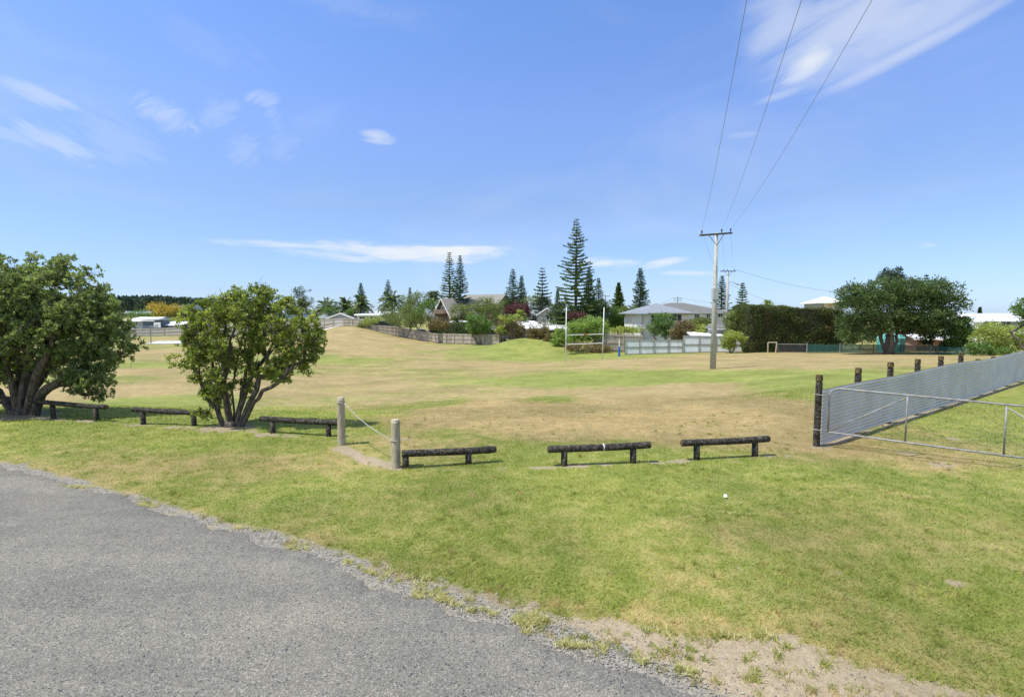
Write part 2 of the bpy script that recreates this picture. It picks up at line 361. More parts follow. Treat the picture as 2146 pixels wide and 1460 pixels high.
m_roof_white = simple('white_steel_roof', (.74,.76,.77), (.82,.83,.83), 1, .45)
m_wall_white = simple('white_weatherboard', (.70,.71,.69), (.78,.78,.76), 1.2, .7)
m_wall_cream = simple('cream_wall', (.62,.60,.52), (.70,.68,.60), 1.2, .7)
m_wall_grey = simple('grey_wall', (.34,.36,.37), (.40,.42,.43), 1, .8)
m_wall_blue = simple('slate_blue_cladding', (.07,.10,.14), (.09,.125,.17), 2, .7)
m_wall_brown = simple('stained_timber_wall', (.15,.10,.065), (.20,.135,.09), 3, .8)
m_dark = simple('charcoal_cladding', (.03,.032,.04), (.05,.05,.06), 2, .6)
m_brick = simple('red_brown_brick', (.30,.16,.11), (.38,.22,.16), 9, .9)
m_glass = simple('window_glass', (.025,.032,.04), (.05,.06,.07), .7, .22, spec=.25)
m_curtain = simple('pale_orange_blind', (.72,.52,.34), (.78,.6,.42), .9, .6)
m_tent = simple('turquoise_canvas', (.10,.36,.33), (.16,.46,.42), 2, .8)
m_shade, t, b, out = new_mat('green_shade_cloth')
setin(t, b, 'Base Color', MIX(t, noise(t, gpos(t), 1.6, 4), (.010,.05,.045), (.03,.12,.105))); b.inputs['Roughness'].default_value = .9
tp = nd(t, 'ShaderNodeBsdfTransparent'); mx = nd(t, 'ShaderNodeMixShader', {0: .22, 1: b.outputs[0], 2: tp.outputs[0]}); t.links.new(mx.outputs[0], out.inputs[0])
m_bark, t, b, _ = new_mat('bark')
p = gpos(t); n1 = noise(t, stretch(t, p, (1,1,.3)), 18, 5, .65)
setin(t, b, 'Base Color', MIX(t, MR(t, n1, .35, .7), (.045,.036,.028), (.17,.145,.115))); b.inputs['Roughness'].default_value = .95
bn = nd(t, 'ShaderNodeBump', {'Height': n1, 'Strength': .7, 'Distance': .02}); t.links.new(bn.outputs[0], b.inputs['Normal'])
m_bark_far = simple('far_bark', (.10,.085,.065), (.16,.14,.11), 3, .95)
L_big = leafmat('dark_glossy_leaves', (.09,.14,.048), (.29,.35,.13), (.42,.48,.21), trans=.45, rough=.42, spec=.45)
L_small = leafmat('yellow_green_leaves', (.105,.15,.038), (.32,.38,.08), (.52,.54,.14), trans=.5, rough=.4, spec=.5)
L_nor = leafmat('norfolk_needles', (0.036,0.075,0.039), (0.085,0.150,0.058), trans=.15, rough=.7)
L_nord = leafmat('norfolk_needles_olive', (0.053,0.098,0.030), (0.135,0.195,0.053), trans=.2, rough=.7)
L_palm = leafmat('palm_fronds', (0.068,0.112,0.045), (0.195,0.240,0.090), trans=.2, rough=.5)
L_olive = leafmat('olive_leaves', (0.090,0.128,0.038), (0.240,0.285,0.090), trans=.3)
L_green = leafmat('mid_green_leaves', (0.060,0.128,0.030), (0.180,0.285,0.068), trans=.3)
L_bright = leafmat('light_green_leaves', (0.135,0.225,0.045), (0.330,0.450,0.120), trans=.35)
L_lime = leafmat('lime_leaves', (0.165,0.225,0.045), (0.450,0.510,0.135), trans=.35)
L_dark = leafmat('dark_pine_needles', (0.027,0.053,0.022), (0.075,0.125,0.037), trans=.15, rough=.7)
L_pine = leafmat('spreading_pine_needles', (.042,.078,.024), (.115,.172,.052), (.18,.23,.07), trans=.28, rough=.7)
L_purple = leafmat('purple_leaves', (0.075,0.027,0.033), (0.180,0.068,0.075), trans=.25)
L_brown = leafmat('brown_green_leaves', (0.112,0.090,0.045), (0.270,0.210,0.098), (0.240,0.285,0.075), trans=.3)
L_yel = leafmat('golden_leaves', (0.090,0.128,0.030), (0.300,0.285,0.060), (0.930,0.540,0.075), trans=.3)
L_silver = leafmat('silver_grey_leaves', (0.240,0.240,0.210), (0.480,0.450,0.435), trans=.2)
L_hedge = leafmat('hedge_leaves', (0.038,0.083,0.018), (0.105,0.180,0.042), (0.180,0.150,0.060), trans=.2)
L_hedge2 = leafmat('clipped_conifer_leaves', (.055,.078,.022), (.15,.175,.05), (.22,.15,.07), trans=.35)
L_forest = leafmat('forest_leaves', (0.039,0.066,0.050), (0.077,0.121,0.077), trans=.1)
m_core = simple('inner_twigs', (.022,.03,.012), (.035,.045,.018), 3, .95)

# ---------------------------------------------------------------- ground, road, sea
def vnoise(x, y, s, seed=0):
    x = x*s+seed*17.3; y = y*s+seed*9.1
    xi = np.floor(x); yi = np.floor(y); fx = x-xi; fy = y-yi; fx = fx*fx*(3-2*fx); fy = fy*fy*(3-2*fy)
    def h(a, b):
        v = np.sin(a*127.1+b*311.7+seed*74.7)*43758.5453; return v-np.floor(v)
    return (h(xi,yi)*(1-fx)+h(xi+1,yi)*fx)*(1-fy) + (h(xi,yi+1)*(1-fx)+h(xi+1,yi+1)*fx)*fy
def fbm(x, y, s, oc=4, seed=0):
    o = 0; a = 1; tt = 0
    for k in range(oc): o = o + a*vnoise(x, y, s*2**k, seed+k); tt += a; a *= .55
    return o/tt
EDGE_PX = [(-900,905),(-300,938),(0,976),(150,1017),(300,1060),(440,1104),(600,1150),(700,1186),(850,1245),(1000,1298),(1130,1345),(1250,1388),(1440,1452),(1600,1560),(1800,1850)]
EDGE = [hit(px, py)[:2] for px, py in EDGE_PX if py < 1500]
e1 = EDGE[-1]; e0 = EDGE[-3]; dv = (e1-e0)/np.linalg.norm(e1-e0)
EDGE = [EDGE[0]-np.array([60, -17])] + EDGE + [e1+dv*3+np.array([0,0]), e1+dv*12, e1+dv*60]
EDGE = np.array(EDGE)
def edge_d(x, y):
    """signed distance to the road edge: positive on the verge"""
    best = np.full(len(x), 1e9); sg = np.ones(len(x))
    for a, b_ in zip(EDGE[:-1], EDGE[1:]):
        d = b_-a; L = np.dot(d, d); k = np.clip(((x-a[0])*d[0]+(y-a[1])*d[1])/L, 0, 1)
        dx = x-(a[0]+k*d[0]); dy = y-(a[1]+k*d[1]); q = np.hypot(dx, dy); cr_ = d[0]*dy-d[1]*dx
        u = q < best; best = np.where(u, q, best); sg = np.where(u, np.sign(cr_), sg)
    return best*sg
# dryness patches: px, py, half width, half height (in the photograph's pixels on the ground), value
BL = [(1250,860,420,40,.75),(1480,850,240,38,.7),(1000,880,220,26,.55),(1500,805,200,12,.45),(860,800,260,22,.7),(950,765,330,14,.6),(760,730,140,14,.8),(700,700,90,14,.9),(820,712,110,14,.7),(540,740,160,10,.4),
 (1700,745,190,7,1.0),(1560,752,260,8,.8),(1900,748,200,5,.9),(1660,765,200,8,.5),(1400,758,150,6,.6),(330,738,120,10,.8),(430,705,110,5,.5),(120,820,140,18,.9),(330,775,90,9,.5),
 (1640,900,110,40,.6),(1230,900,300,12,.3),(650,890,60,8,.2),(560,800,140,12,.6),(750,845,100,14,.25),(300,985,320,40,.35),(1960,965,90,14,.6),(1950,985,60,10,.5),(1750,940,60,14,.5),(550,960,180,18,.25),
 (1170,838,85,10,-1.3),(1240,790,300,12,-.9),(1480,790,200,14,-.8),(1620,830,110,22,-1.0),(1750,800,140,26,-1.0),(640,870,150,16,-.8),(280,850,130,20,-.9),(900,905,160,16,-.6),(1230,945,260,22,-.8),(1050,730,110,12,-.75),(1120,722,90,10,-.8),
 (660,750,140,8,-.5),(330,765,100,6,-.5),(500,770,120,6,-.4),(1350,797,200,9,-.5),(950,842,120,10,-.5),(700,752,120,6,-.5),(1100,752,160,5,-.5),(1650,790,90,8,-.4),(560,765,90,5,.4),(1250,1000,500,45,-.2),(1000,1050,400,60,-.1),(1700,990,420,40,-.35),(2000,1150,300,80,.15),(1000,1230,200,40,-.15),(1990,870,160,40,-.3),(1290,745,90,8,-.7),(80,880,160,10,-.9)]
BW = []
for px, py, rx, ry, v in BL:
    c0 = hit(px, py); a = hit(px, py-ry); b_ = hit(px, py+ry); rad = max(abs(a[1]-b_[1])/2, .15)
    ang = math.atan2(c0[0], c0[1]); BW.append((c0[0], c0[1], rx/F*c0[1], rad, ang, v))
STRIP = [hit(px,py)[:2] for px,py in ((715,938),(760,962),(826,981),(900,985),(1000,984),(1110,981),(1180,978),(1330,972),(1460,966),(1600,957),(1625,955))]
STRIP2 = [hit(px,py)[:2] for px,py in ((0,880),(110,880),(205,885),(300,892),(410,896),(480,900),(560,912),(640,915))]
FB = np.array([[5.62, 9.42],[18.76,18.6],[45,37.2]])
def seg_d(x, y, pl):
    best = np.full(len(x), 1e9)
    for a, b_ in zip(pl[:-1], pl[1:]):
        d = np.array(b_)-np.array(a); k = np.clip(((x-a[0])*d[0]+(y-a[1])*d[1])/np.dot(d,d), 0, 1)
        best = np.minimum(best, np.hypot(x-(a[0]+k*d[0]), y-(a[1]+k*d[1])))
    return best
GB = [hit(px, py)[:2] for px, py in ((-300,930),(0,968),(150,1006),(300,1042),(440,1082),(600,1118),(760,1168),(900,1212),(1100,1268),(1300,1306),(1500,1332),(1650,1352),(1800,1396),(1950,1436),(2100,1475))]
GB = np.array(GB+[GB[-1]+(GB[-1]-GB[-2])*40])
def gb_d(x, y):
    global EDGE
    keep = EDGE; EDGE = GB; d = edge_d(x, y); EDGE = keep; return d
def ground_attr(x, y):
    r = np.hypot(x, y)
    verge = 1-sm((y-np.interp(x, BX, BY))/1.0)
    dry = np.where(verge > .5, .34, .50) + 0*x
    dry = .20*verge + .46*(1-verge)
    for cx, cy, rx, ry, an, v in BW:
        dx = x-cx; dy = y-cy; 
        q = (dx*math.cos(an)-dy*math.sin(an)*0)/rx; w = (dy)/(ry)
        dry = dry + v*np.exp(-(q*q + w*w)*1.1)
    dry = dry + (fbm(x, y, .16, 4, 3)-.5)*(1.5-.9*verge) + (fbm(x, y*1.0, 1.1, 4, 8)-.5)*(1.0-.45*verge)
    ed = edge_d(x, y)
    wd = .20 + .38*sm((x+3.5)/4) + .22*sm((x-.5)/2.0)
    nz = (fbm(x, y, 3.0, 4, 5)-.5)*1.5
    gd_ = gb_d(x, y); n4 = (fbm(x, y, 9.0, 3, 15)-.5)*1.2
    bare = np.clip(.45-gd_/.17 + nz*.85 + n4*.9, 0, 1.0)*(r < 14)
    dry = dry + .22*np.clip(1-np.abs(gd_)/.3, 0, 1)
    s1 = seg_d(x, y, STRIP); s2 = seg_d(x, y, STRIP2); s3 = seg_d(x, y, FB)
    bare = np.maximum(bare, np.clip(1.15 - s1/.11 + nz*1.5 - .25, 0, 1))
    bare = np.maximum(bare, np.clip(.75 - s2/.26 + nz*1.2, 0, .9))
    bare = np.maximum(bare, np.clip(1.2 - s3/.16 + nz*1.2 - .1, 0, 1))
    conc = seg_d(x, y, STRIP[:3]); bare = np.maximum(bare, np.clip(1.3-conc/.20+nz*.9, 0, .9))
    for px, py, rr in ((1716,938,.28),(45,872,1.1),(480,896,.75),(1655,955,.1),(1900,948,.25),(1975,975,.3),(1995,920,.15)):
        c0 = hit(px, py); bare = np.maximum(bare, np.clip(1.25-np.hypot(x-c0[0], (y-c0[1])*1.4)/rr+nz*.7, 0, .95))
    for px, py, rx_, ry_ in ((1680,1372,.22,.07),(1640,1345,.1,.05),(1560,1190,.1,.04),(1740,1205,.12,.04),(2010,1225,.15,.06)):
        c0 = hit(px, py); bare = np.maximum(bare, np.clip(1.2-np.hypot((x-c0[0])/rx_, (y-c0[1])/ry_)*.7+nz*1.1, 0, 1))
    ton = np.clip(.5 + (fbm(x, y, .5, 4, 21)-.5)*1.6, 0, 1)
    return np.stack([np.clip(dry, 0, 1.3), bare, ton], -1)
ang = np.concatenate([np.arange(-180,-56,4), np.arange(-56,56,.22), np.arange(56,180,4)])*math.pi/180
rr = np.concatenate([np.geomspace(.6, 200, 330), np.geomspace(206, 1400, 34)])
na, nr = len(ang), len(rr)
AA, RR = np.meshgrid(ang, rr); gx = (RR*np.sin(AA)).ravel(); gy = (RR*np.cos(AA)).ravel()
gz = terrain(gx, gy)
i0 = np.arange(nr-1)[:,None]*na; j = np.arange(na); j1 = (j+1) % na
q = np.stack([i0+j, i0+na+j, i0+na+j1, i0+j1], -1).reshape(-1, 4)[:, ::-1]
V = np.stack([gx, gy, gz], -1); V = np.vstack([V, [[0,0,0]]])
cen = len(V)-1
tri = np.stack([np.full(na, cen), j, j1, j1], -1)
ga = np.vstack([ground_attr(gx, gy), [[.5,1,.5]]])
q = q[:, ::-1]
GRV = lambda x, y, e: np.clip(1.15 - np.abs(e-.04)/(.20+.16*sm((x+3)/4)) + (fbm(x, y, 3.5, 4, 61)-.5)*1.8, 0, 1)*(1-sm((x-.8)/1.4))
grv = np.append(GRV(gx, gy, edge_d(gx, gy)), 0)
g = mesh_obj('ground', V, None, m_ground, smooth=True, attrs={'gc': ga, 'gravel': grv}, quads=np.ascontiguousarray(q[:, ::-1]))
tag(g, kind='structure')

# road: chip sealed sheet a few millimetres above the ground
rw = []
samples = []
for a, b_ in zip(EDGE[:-1], EDGE[1:]):
    L = np.linalg.norm(b_-a); n = max(1, int(L/.035)) if np.linalg.norm(a) < 14 and np.linalg.norm(b_) < 14 else max(1, int(L/2))
    for k in range(n): samples.append(a+(b_-a)*k/n)
samples.append(EDGE[-1]); samples = np.array(samples)
tn = np.gradient(samples, axis=0); tn /= np.linalg.norm(tn, axis=1)[:,None]; nn = np.stack([-tn[:,1], tn[:,0]], -1)
wob = (fbm(samples[:,0], samples[:,1], 2.2, 5, 40)-.5)*.34 + (fbm(samples[:,0], samples[:,1], 14, 3, 44)-.5)*.08
ed = samples + nn*(wob[:,None])
base_dir = np.array([(EDGE[-1]-EDGE[0])[1], -(EDGE[-1]-EDGE[0])[0]]); base_dir /= np.linalg.norm(base_dir)
rows = []
for k, w in enumerate((0, .02, .25, 1.2, 3.5, 7.0)):
    pp = ed + base_dir*w; z = np.full(len(pp), .014 if k else .001)
    rows.append(np.column_stack([pp, z]))
V = np.vstack(rows); n = len(ed)
q = np.array([(r_*n+i, r_*n+n+i, r_*n+n+i+1, r_*n+i+1) for r_ in range(5) for i in range(n-1)])
tag(mesh_obj('road', V, None, m_road, smooth=False, quads=q), kind='structure')
mb = MB(); mb.add([(-40000,150,-6),(40000,150,-6),(40000,50000,-6),(-40000,50000,-6)], [(0,1,2,3)])
tag(mb.build('sea', m_sea), kind='structure')
# court slab and shell path follow the terrain
def sheet(name, pix, mat, dz=.03, sub=8):
    a, b_, c_, d_ = [np.array(p) for p in pix]; vs = []; fs = []
    for i in range(sub+1):
        for k in range(sub+1):
            u, v = i/sub, k/sub; p = (a*(1-u)+b_*u)*(1-v)+(d_*(1-u)+c_*u)*v; vs.append((p[0], p[1], TZ(p[0], p[1])+dz))
    fs = [(i*(sub+1)+k, (i+1)*(sub+1)+k, (i+1)*(sub+1)+k+1, i*(sub+1)+k+1) for i in range(sub) for k in range(sub)]
    return tag(mesh_obj(name, vs, fs, mat), kind='structure')
sheet('court_slab', [gpt(302,94)[:2], gpt(470,94)[:2], gpt(470,101)[:2], gpt(330,101)[:2]], m_court, .05)
pc = [(592,84,1.3),(625,93,1.3),(650,100,1.3),(672,106,1.3),(700,111,1.4),(712,116,1.5),(716,125,1.6)]
vs = []; fs = []
PT = []
for i in range(len(pc)-1):
    for k in range(6):
        u = k/6; px = pc[i][0]*(1-u)+pc[i+1][0]*u; Y = pc[i][1]*(1-u)+pc[i+1][1]*u; PT.append(gpt(px, Y)[:2])
PT = np.array(PT); tn = np.gradient(PT, axis=0); tn /= np.linalg.norm(tn, axis=1)[:,None]
for p_, d_ in zip(PT, tn):
    for s_ in (-1.1, -.4, .4, 1.1):
        x_ = p_[0]-d_[1]*s_; y_ = p_[1]+d_[0]*s_; vs.append((x_, y_, TZ(x_, y_)+.06))
fs = [(i*4+k, i*4+k+1, i*4+k+5, i*4+k+4) for i in range(len(PT)-1) for k in range(3)]
tag(mesh_obj('path', vs, fs, m_path), kind='structure')

# grass blades (stuff) and loose gravel (stuff)
GR = lambda x, y, e: np.clip(1.15 - np.abs(e-.04)/(.20+.16*sm((x+3)/4)) + (fbm(x, y, 3.5, 4, 61)-.5)*1.8, 0, 1)*(1-sm((x-.8)/1.4))
def blades(name, N, rmin, rmax, hmin, hmax, keep=None, a0=-56, a1=56, seed=1):
    g_ = np.random.default_rng(seed)
    r = np.exp(g_.uniform(math.log(rmin), math.log(rmax), N)); a = np.radians(g_.uniform(a0, a1, N))
    x = r*np.sin(a); y = r*np.cos(a); at = ground_attr(x, y); edd = edge_d(x, y)
    dens = (1-np.clip((at[:,1]-.25)/.45, 0, .97))*(1-.9*np.clip(GR(x, y, edd)*1.4-.3, 0, 1)); k = (g_.random(N) < dens) & (edd > .0 + .1*(fbm(x,y,5,3,2)-.5))
    x, y, at, r = x[k], y[k], at[k], r[k]; n = len(x); z = terrain(x, y)
    h = g_.uniform(hmin, hmax, n)*(1-.45*np.clip(at[:,0], 0, 1))*(1+.02*r); w = h*g_.uniform(.10, .2, n)+.0006*r
    th = g_.uniform(0, 2*math.pi, n); lean = g_.uniform(.5, 1.7, n)*h; la = g_.uniform(0, 2*math.pi, n)
    bx = np.cos(th)*w; by = np.sin(th)*w
    V = np.empty((n,3,3)); V[:,0] = np.stack([x-bx, y-by, z-.004], -1); V[:,1] = np.stack([x+bx, y+by, z-.004], -1)
    V[:,2] = np.stack([x+np.cos(la)*lean, y+np.sin(la)*lean, z+h], -1)
    o = mesh_obj(name, V.reshape(-1,3), None, m_blade, quads=np.arange(3*n).reshape(n,3), attrs={'gc': np.repeat(at,3,0), 'tint': np.repeat(g_.random(n),3)})
    return tag(o, kind='stuff')
GRASS = blades('grass', 330000, 3.0, 20, .012, .032)
# scattered taller tufts: on the verge and creeping over the bare edge
def tufts(name, spots_, per, hm, seed):
    g_ = np.random.default_rng(seed); n = len(spots_)*per; c_ = np.repeat(spots_, per, 0)+g_.normal(size=(n,2))*.022; x, y = c_.T; z = terrain(x, y)
    sz = np.repeat(g_.uniform(.5,1.3,len(spots_)), per); h = hm*sz*g_.uniform(.5,1.2,n); w = h*.07+.0012; th = g_.uniform(0,6.28,n); la = g_.uniform(0,6.28,n); lean = h*g_.uniform(.3,1.1,n)
    V = np.empty((n,3,3)); V[:,0] = np.stack([x-np.cos(th)*w, y-np.sin(th)*w, z], -1); V[:,1] = np.stack([x+np.cos(th)*w, y+np.sin(th)*w, z], -1); V[:,2] = np.stack([x+np.cos(la)*lean, y+np.sin(la)*lean, z+h], -1)
    gc_ = np.repeat(np.column_stack([np.clip(g_.normal(.15,.35,len(spots_)),0,1), np.zeros(len(spots_)), g_.random(len(spots_))]), per*3, 0)
    return tag(mesh_obj(name, V.reshape(-1,3), None, m_blade, quads=np.arange(3*n).reshape(n,3), attrs={'gc': gc_, 'tint': np.repeat(g_.random(n)*.7,3)}), kind='stuff')
g_ = np.random.default_rng(77); r = np.exp(g_.uniform(math.log(3.2), math.log(15), 9000)); a = np.radians(g_.uniform(-52,52,9000)); x = r*np.sin(a); y = r*np.cos(a)
e_ = edge_d(x, y); gd_ = gb_d(x, y); k = (e_ > .05) & (g_.random(9000) < np.where((gd_ < .1) & (gd_ > -.6), .36, np.where(vnoise(x, y, 1.3, 9) > .62, .45, .06)))
tufts('grass_tufts', np.column_stack([x, y])[k], 22, .045, 12)
# yellowish weeds growing on the seal edge
g_ = np.random.default_rng(5); spots = []
for px, py, rx_, ry_, n in ((625,1148,26,9,120),(725,1183,14,6,50),(770,1202,16,5,60),(842,1215,30,10,150),(900,1250,40,9,170),(945,1268,30,8,120),(1020,1285,26,7,110),(1080,1305,24,6,90),(1120,1312,40,13,210),(1195,1358,36,9,160),(1265,1362,10,7,50),(1335,1384,14,8,70),(1430,1407,22,7,90),(520,1108,24,7,90),(320,1064,30,6,100),(160,1022,34,5,110),(1390,1330,14,8,40),(1540,1340,20,8,60),(1610,1345,14,9,50),(1545,1080,30,6,40)):
    c0 = hit(px, py); s_ = c0[1]/F; 
    sub = [(g_.normal()*.62, g_.normal()*.7) for _ in range(7)]
    for _ in range(int(n*2.6)):
        su = sub[g_.integers(7)]; spots.append((c0[0]+(su[0]+g_.normal()*.2)*rx_*s_*1.2, c0[1]+(su[1]-su[0]*.8+g_.normal()*.35)*ry_*s_*1.5))
spots = np.array(spots); n = len(spots); h = g_.uniform(.012,.035,n); th = g_.uniform(0,6.28,n); la = g_.uniform(0,6.28,n)
x, y = spots.T; z = np.full(n, .01); w = .003+g_.random(n)*.003
V = np.empty((n,3,3)); V[:,0] = np.stack([x-np.cos(th)*w, y-np.sin(th)*w, z], -1); V[:,1] = np.stack([x+np.cos(th)*w, y+np.sin(th)*w, z], -1); V[:,2] = np.stack([x+np.cos(la)*h*1.3, y+np.sin(la)*h*1.3, z+h], -1)
L_weed = leafmat('yellow_weed', (.36,.36,.14), (.60,.55,.29), trans=.4, rough=.8)
tag(mesh_obj('weeds', V.reshape(-1,3), None, L_weed, quads=np.arange(3*n).reshape(n,3), attrs={'tint': np.repeat(g_.random(n),3)}), kind='stuff')
N = 60000; r = np.exp(g_.uniform(math.log(2.6), math.log(10), N)); a = np.radians(g_.uniform(-56, 50, N)); x = r*np.sin(a); y = r*np.cos(a)
edd = edge_d(x, y); at = ground_attr(x, y); wd = .20 + .38*sm((x+3.5)/4) + .22*sm((x-.5)/2.0)
pk = np.clip(1.1-np.abs(edd-.10)/(wd*.9), 0, 1)**1.3*(edd > -.5)*(.15+.85*(at[:,1] > .3))*(1-.75*sm((x-.6)/1.2)); k = g_.random(N) < pk*.9
x, y = x[k], y[k]; n = len(x); s_ = g_.uniform(.0025, .009, n)
oc = np.array([(1,0,0),(0,1,0),(-1,0,0),(0,-1,0),(0,0,.8),(0,0,-.6)]); of = np.array([(0,1,4),(1,2,4),(2,3,4),(3,0,4),(1,0,5),(2,1,5),(3,2,5),(0,3,5)])
V = oc[None]*s_[:,None,None]*g_.uniform(.6,1.4,(n,6,1)) + np.stack([x, y, np.full(n,.008)], -1)[:,None]
m_stone = leafmat('loose_chip', (.17,.17,.165), (.42,.40,.36), trans=0.0, rough=.9)
tag(mesh_obj('gravel', V.reshape(-1,3), None, m_stone, quads=(np.arange(n)[:,None,None]*6+of[None]).reshape(-1,3), attrs={'tint': np.repeat(g_.random(n),6)}), kind='stuff')

# ================================================================ THINGS
def leaves(name, cen, dr, L, wd, tint, mat, parent, flat=False):
    """one rhombic leaf per row: cen base points, dr unit directions"""
    n = len(cen); rnd = RNG.normal(size=(n,3)); sd_ = np.cross(dr, rnd); sd_ /= np.linalg.norm(sd_, axis=1)[:,None]+1e-9
    L = np.broadcast_to(L, n)[:,None]; wd = np.broadcast_to(wd, n)[:,None]
    V = np.empty((n,4,3)); V[:,0] = cen; V[:,1] = cen+dr*L*.55+sd_*wd*.5; V[:,2] = cen+dr*L; V[:,3] = cen+dr*L*.55-sd_*wd*.5
    return mesh_obj(name, V.reshape(-1,3), None, mat, parent, quads=np.arange(4*n).reshape(n,4), attrs={'tint': np.repeat(np.clip(tint,0,1), 4)})
def unit(v): return v/(np.linalg.norm(v, axis=-1, keepdims=True)+1e-9)
def lobes_px(lst, Y, tz=None):
    out = []
    for l in lst:
        px, py, rx, ry = l[:4]; dy = l[4] if len(l) > 4 else 0; p = P(px, py, Y+dy); k = (Y+dy)/F
        out.append((p, np.array([rx*k, (l[5] if len(l) > 5 else (rx+ry)/2)*k, ry*k])))
    return out
def clump_points(lobes, n, lo=.45, hi=1.0, rg=RNG):
    ar = np.array([(l[1][0]*l[1][1]*l[1][2])**(2/3) for l in lobes]); cnt = np.maximum(1, (ar/ar.sum()*n).astype(int)); out = []
    for (c, r), k in zip(lobes, cnt):
        d = unit(rg.normal(size=(k,3))); f = lo+(hi-lo)*rg.random(k)**.6; out.append(c+d*r*f[:,None])
    return np.vstack(out)
def skeleton(base, targets, r0, name, mat, parent, stems=3, spread=.35, rmin=.006, sides=6, split=.25, wig=.05, pw=.62, foot=0.0, fork=None, given=None):
    base = np.array(base, float); nodes = [base]; par = [-1]; paths = []
    ctr = targets.mean(0); h = max(ctr[2]-base[2], .3)
    for gpth in (given or []):
        c0 = [np.array(p, float) for p in gpth]; c0[0][2] -= .08; nodes.append(c0[0]); par.append(0); prev = len(nodes)-1; pp = [prev]
        for a_, b_ in zip(c0[:-1], c0[1:]):
            for i in (1, 2): nodes.append(a_+(b_-a_)*i/2+RNG.normal(size=3)*.02); par.append(prev); prev = len(nodes)-1; pp.append(prev)
        paths.append(pp)
    for k in range(0 if given else stems):
        a = 2*math.pi*(k+random.random()*.5)/stems; top = base*(1-.55)+ctr*.55 + np.array([math.cos(a), math.sin(a), 0])*h*spread*random.uniform(.6,1.2)
        q0 = base+np.array([math.cos(a), math.sin(a), 0])*foot*random.uniform(.5,1); q0[2] -= .08; nodes.append(q0); par.append(0); prev = len(nodes)-1; pp = [prev]
        for i in range(1, 7):
            u = i/6; q_ = q0 + (top-q0)*np.array([u**.9, u**.9, u]) + np.random.default_rng(k*9+i).normal(size=3)*wig*h*.3
            nodes.append(q_); par.append(prev); prev = len(nodes)-1; pp.append(prev)
        paths.append(pp)
    for tg in sorted(list(targets), key=lambda v: np.linalg.norm(v-base)):
        N_ = np.array(nodes); d = np.linalg.norm(N_-tg, axis=1) + np.maximum(0, N_[:,2]-tg[2])*1.2 + .15*np.linalg.norm(N_-base, axis=1)
        k0 = int(np.argmin(d+ (np.arange(len(d)) == 0)*h)); a = nodes[k0]; Ld = np.linalg.norm(tg-a); prev = k0; pp = [k0]; m = max(2, min(6, int(Ld/(h*.09))+1))
        for i in range(1, m+1):
            u = i/m; q_ = a+(tg-a)*u; q_ = q_ + np.array([0,0,1])*(-Ld*.10*math.sin(math.pi*u)) + RNG.normal(size=3)*wig*Ld*(1 if i < m else 0)
            nodes.append(q_); par.append(prev); prev = len(nodes)-1; pp.append(prev)
        paths.append(pp)
    cnt = np.zeros(len(nodes)); 
    for pp in paths:
        if pp is not None: cnt[pp[-1]] += 1
    for i in range(len(nodes)-1, 0, -1): cnt[par[i]] += cnt[i]
    rad = np.maximum(rmin, r0*(cnt/cnt[0])**pw)
    mb = MB()
    for pp in paths:
        r_ = [rad[i] for i in pp]; r_[0] = min(r_[0], r_[1]*1.25); mb.tube([nodes[i] for i in pp], r_, sides if r_[0] > .03 else 4, caps=False)
    # flared foot
    if fork: mb.tube([base+np.array((0,0,-.1)), base+np.array((0,0,fork[0]*.3)), base+np.array((0,0,fork[0]))], [fork[1]*1.25, fork[1]*1.02, fork[1]*.8], 11, jit=.08)
    return mb.build(name, mat, parent, smooth=True)

def broadleaf(name, label, cat, px, Y, lobes, mat, ncl=60, per=45, leaf=.3, lw=.55, rc=.14, r0=.18, group=None, lo=.4, zbase=None, dirbias=.5, core=False, tint=(0,.85), trunkname='trunk', stems=3, flatten=1.0, fork=None):
    b = gpt(px, Y); 
    if zbase is not None: b[2] = zbase
    T = thing(name, label, cat, b, group); LB = lobes_px(lobes, Y)
    zmin = b[2]+.05
    cl = clump_points(LB, ncl, lo, 1.0); cl[:,2] = np.maximum(cl[:,2], zmin+.1)
    size = np.mean([l[1].mean() for l in LB]); R_ = rc*size*2
    n = len(cl); off = RNG.normal(size=(n*per,3))*np.array([1,1,.75*flatten])*R_*.55; pos = np.repeat(cl, per, 0)+off; pos[:,2] = np.maximum(pos[:,2], zmin)
    d = unit(unit(off)*.9+np.array([0,0,dirbias])+RNG.normal(size=off.shape)*.5)
    tn_ = tint[0]+(tint[1]-tint[0])*np.clip(np.repeat(RNG.random(n), per)*.55+RNG.random(n*per)*.5, 0, 1)+ .12*(RNG.random(n*per) > .93)
    skeleton(b, cl[::2] if n > 60 else cl, r0, trunkname, m_bark_far, T, stems=stems, rmin=.02, sides=5, foot=r0*.5, fork=fork)
    leaves('crown', pos, d, leaf*(.7+.6*RNG.random(len(pos))), leaf*lw, tn_, mat, T)
    return T

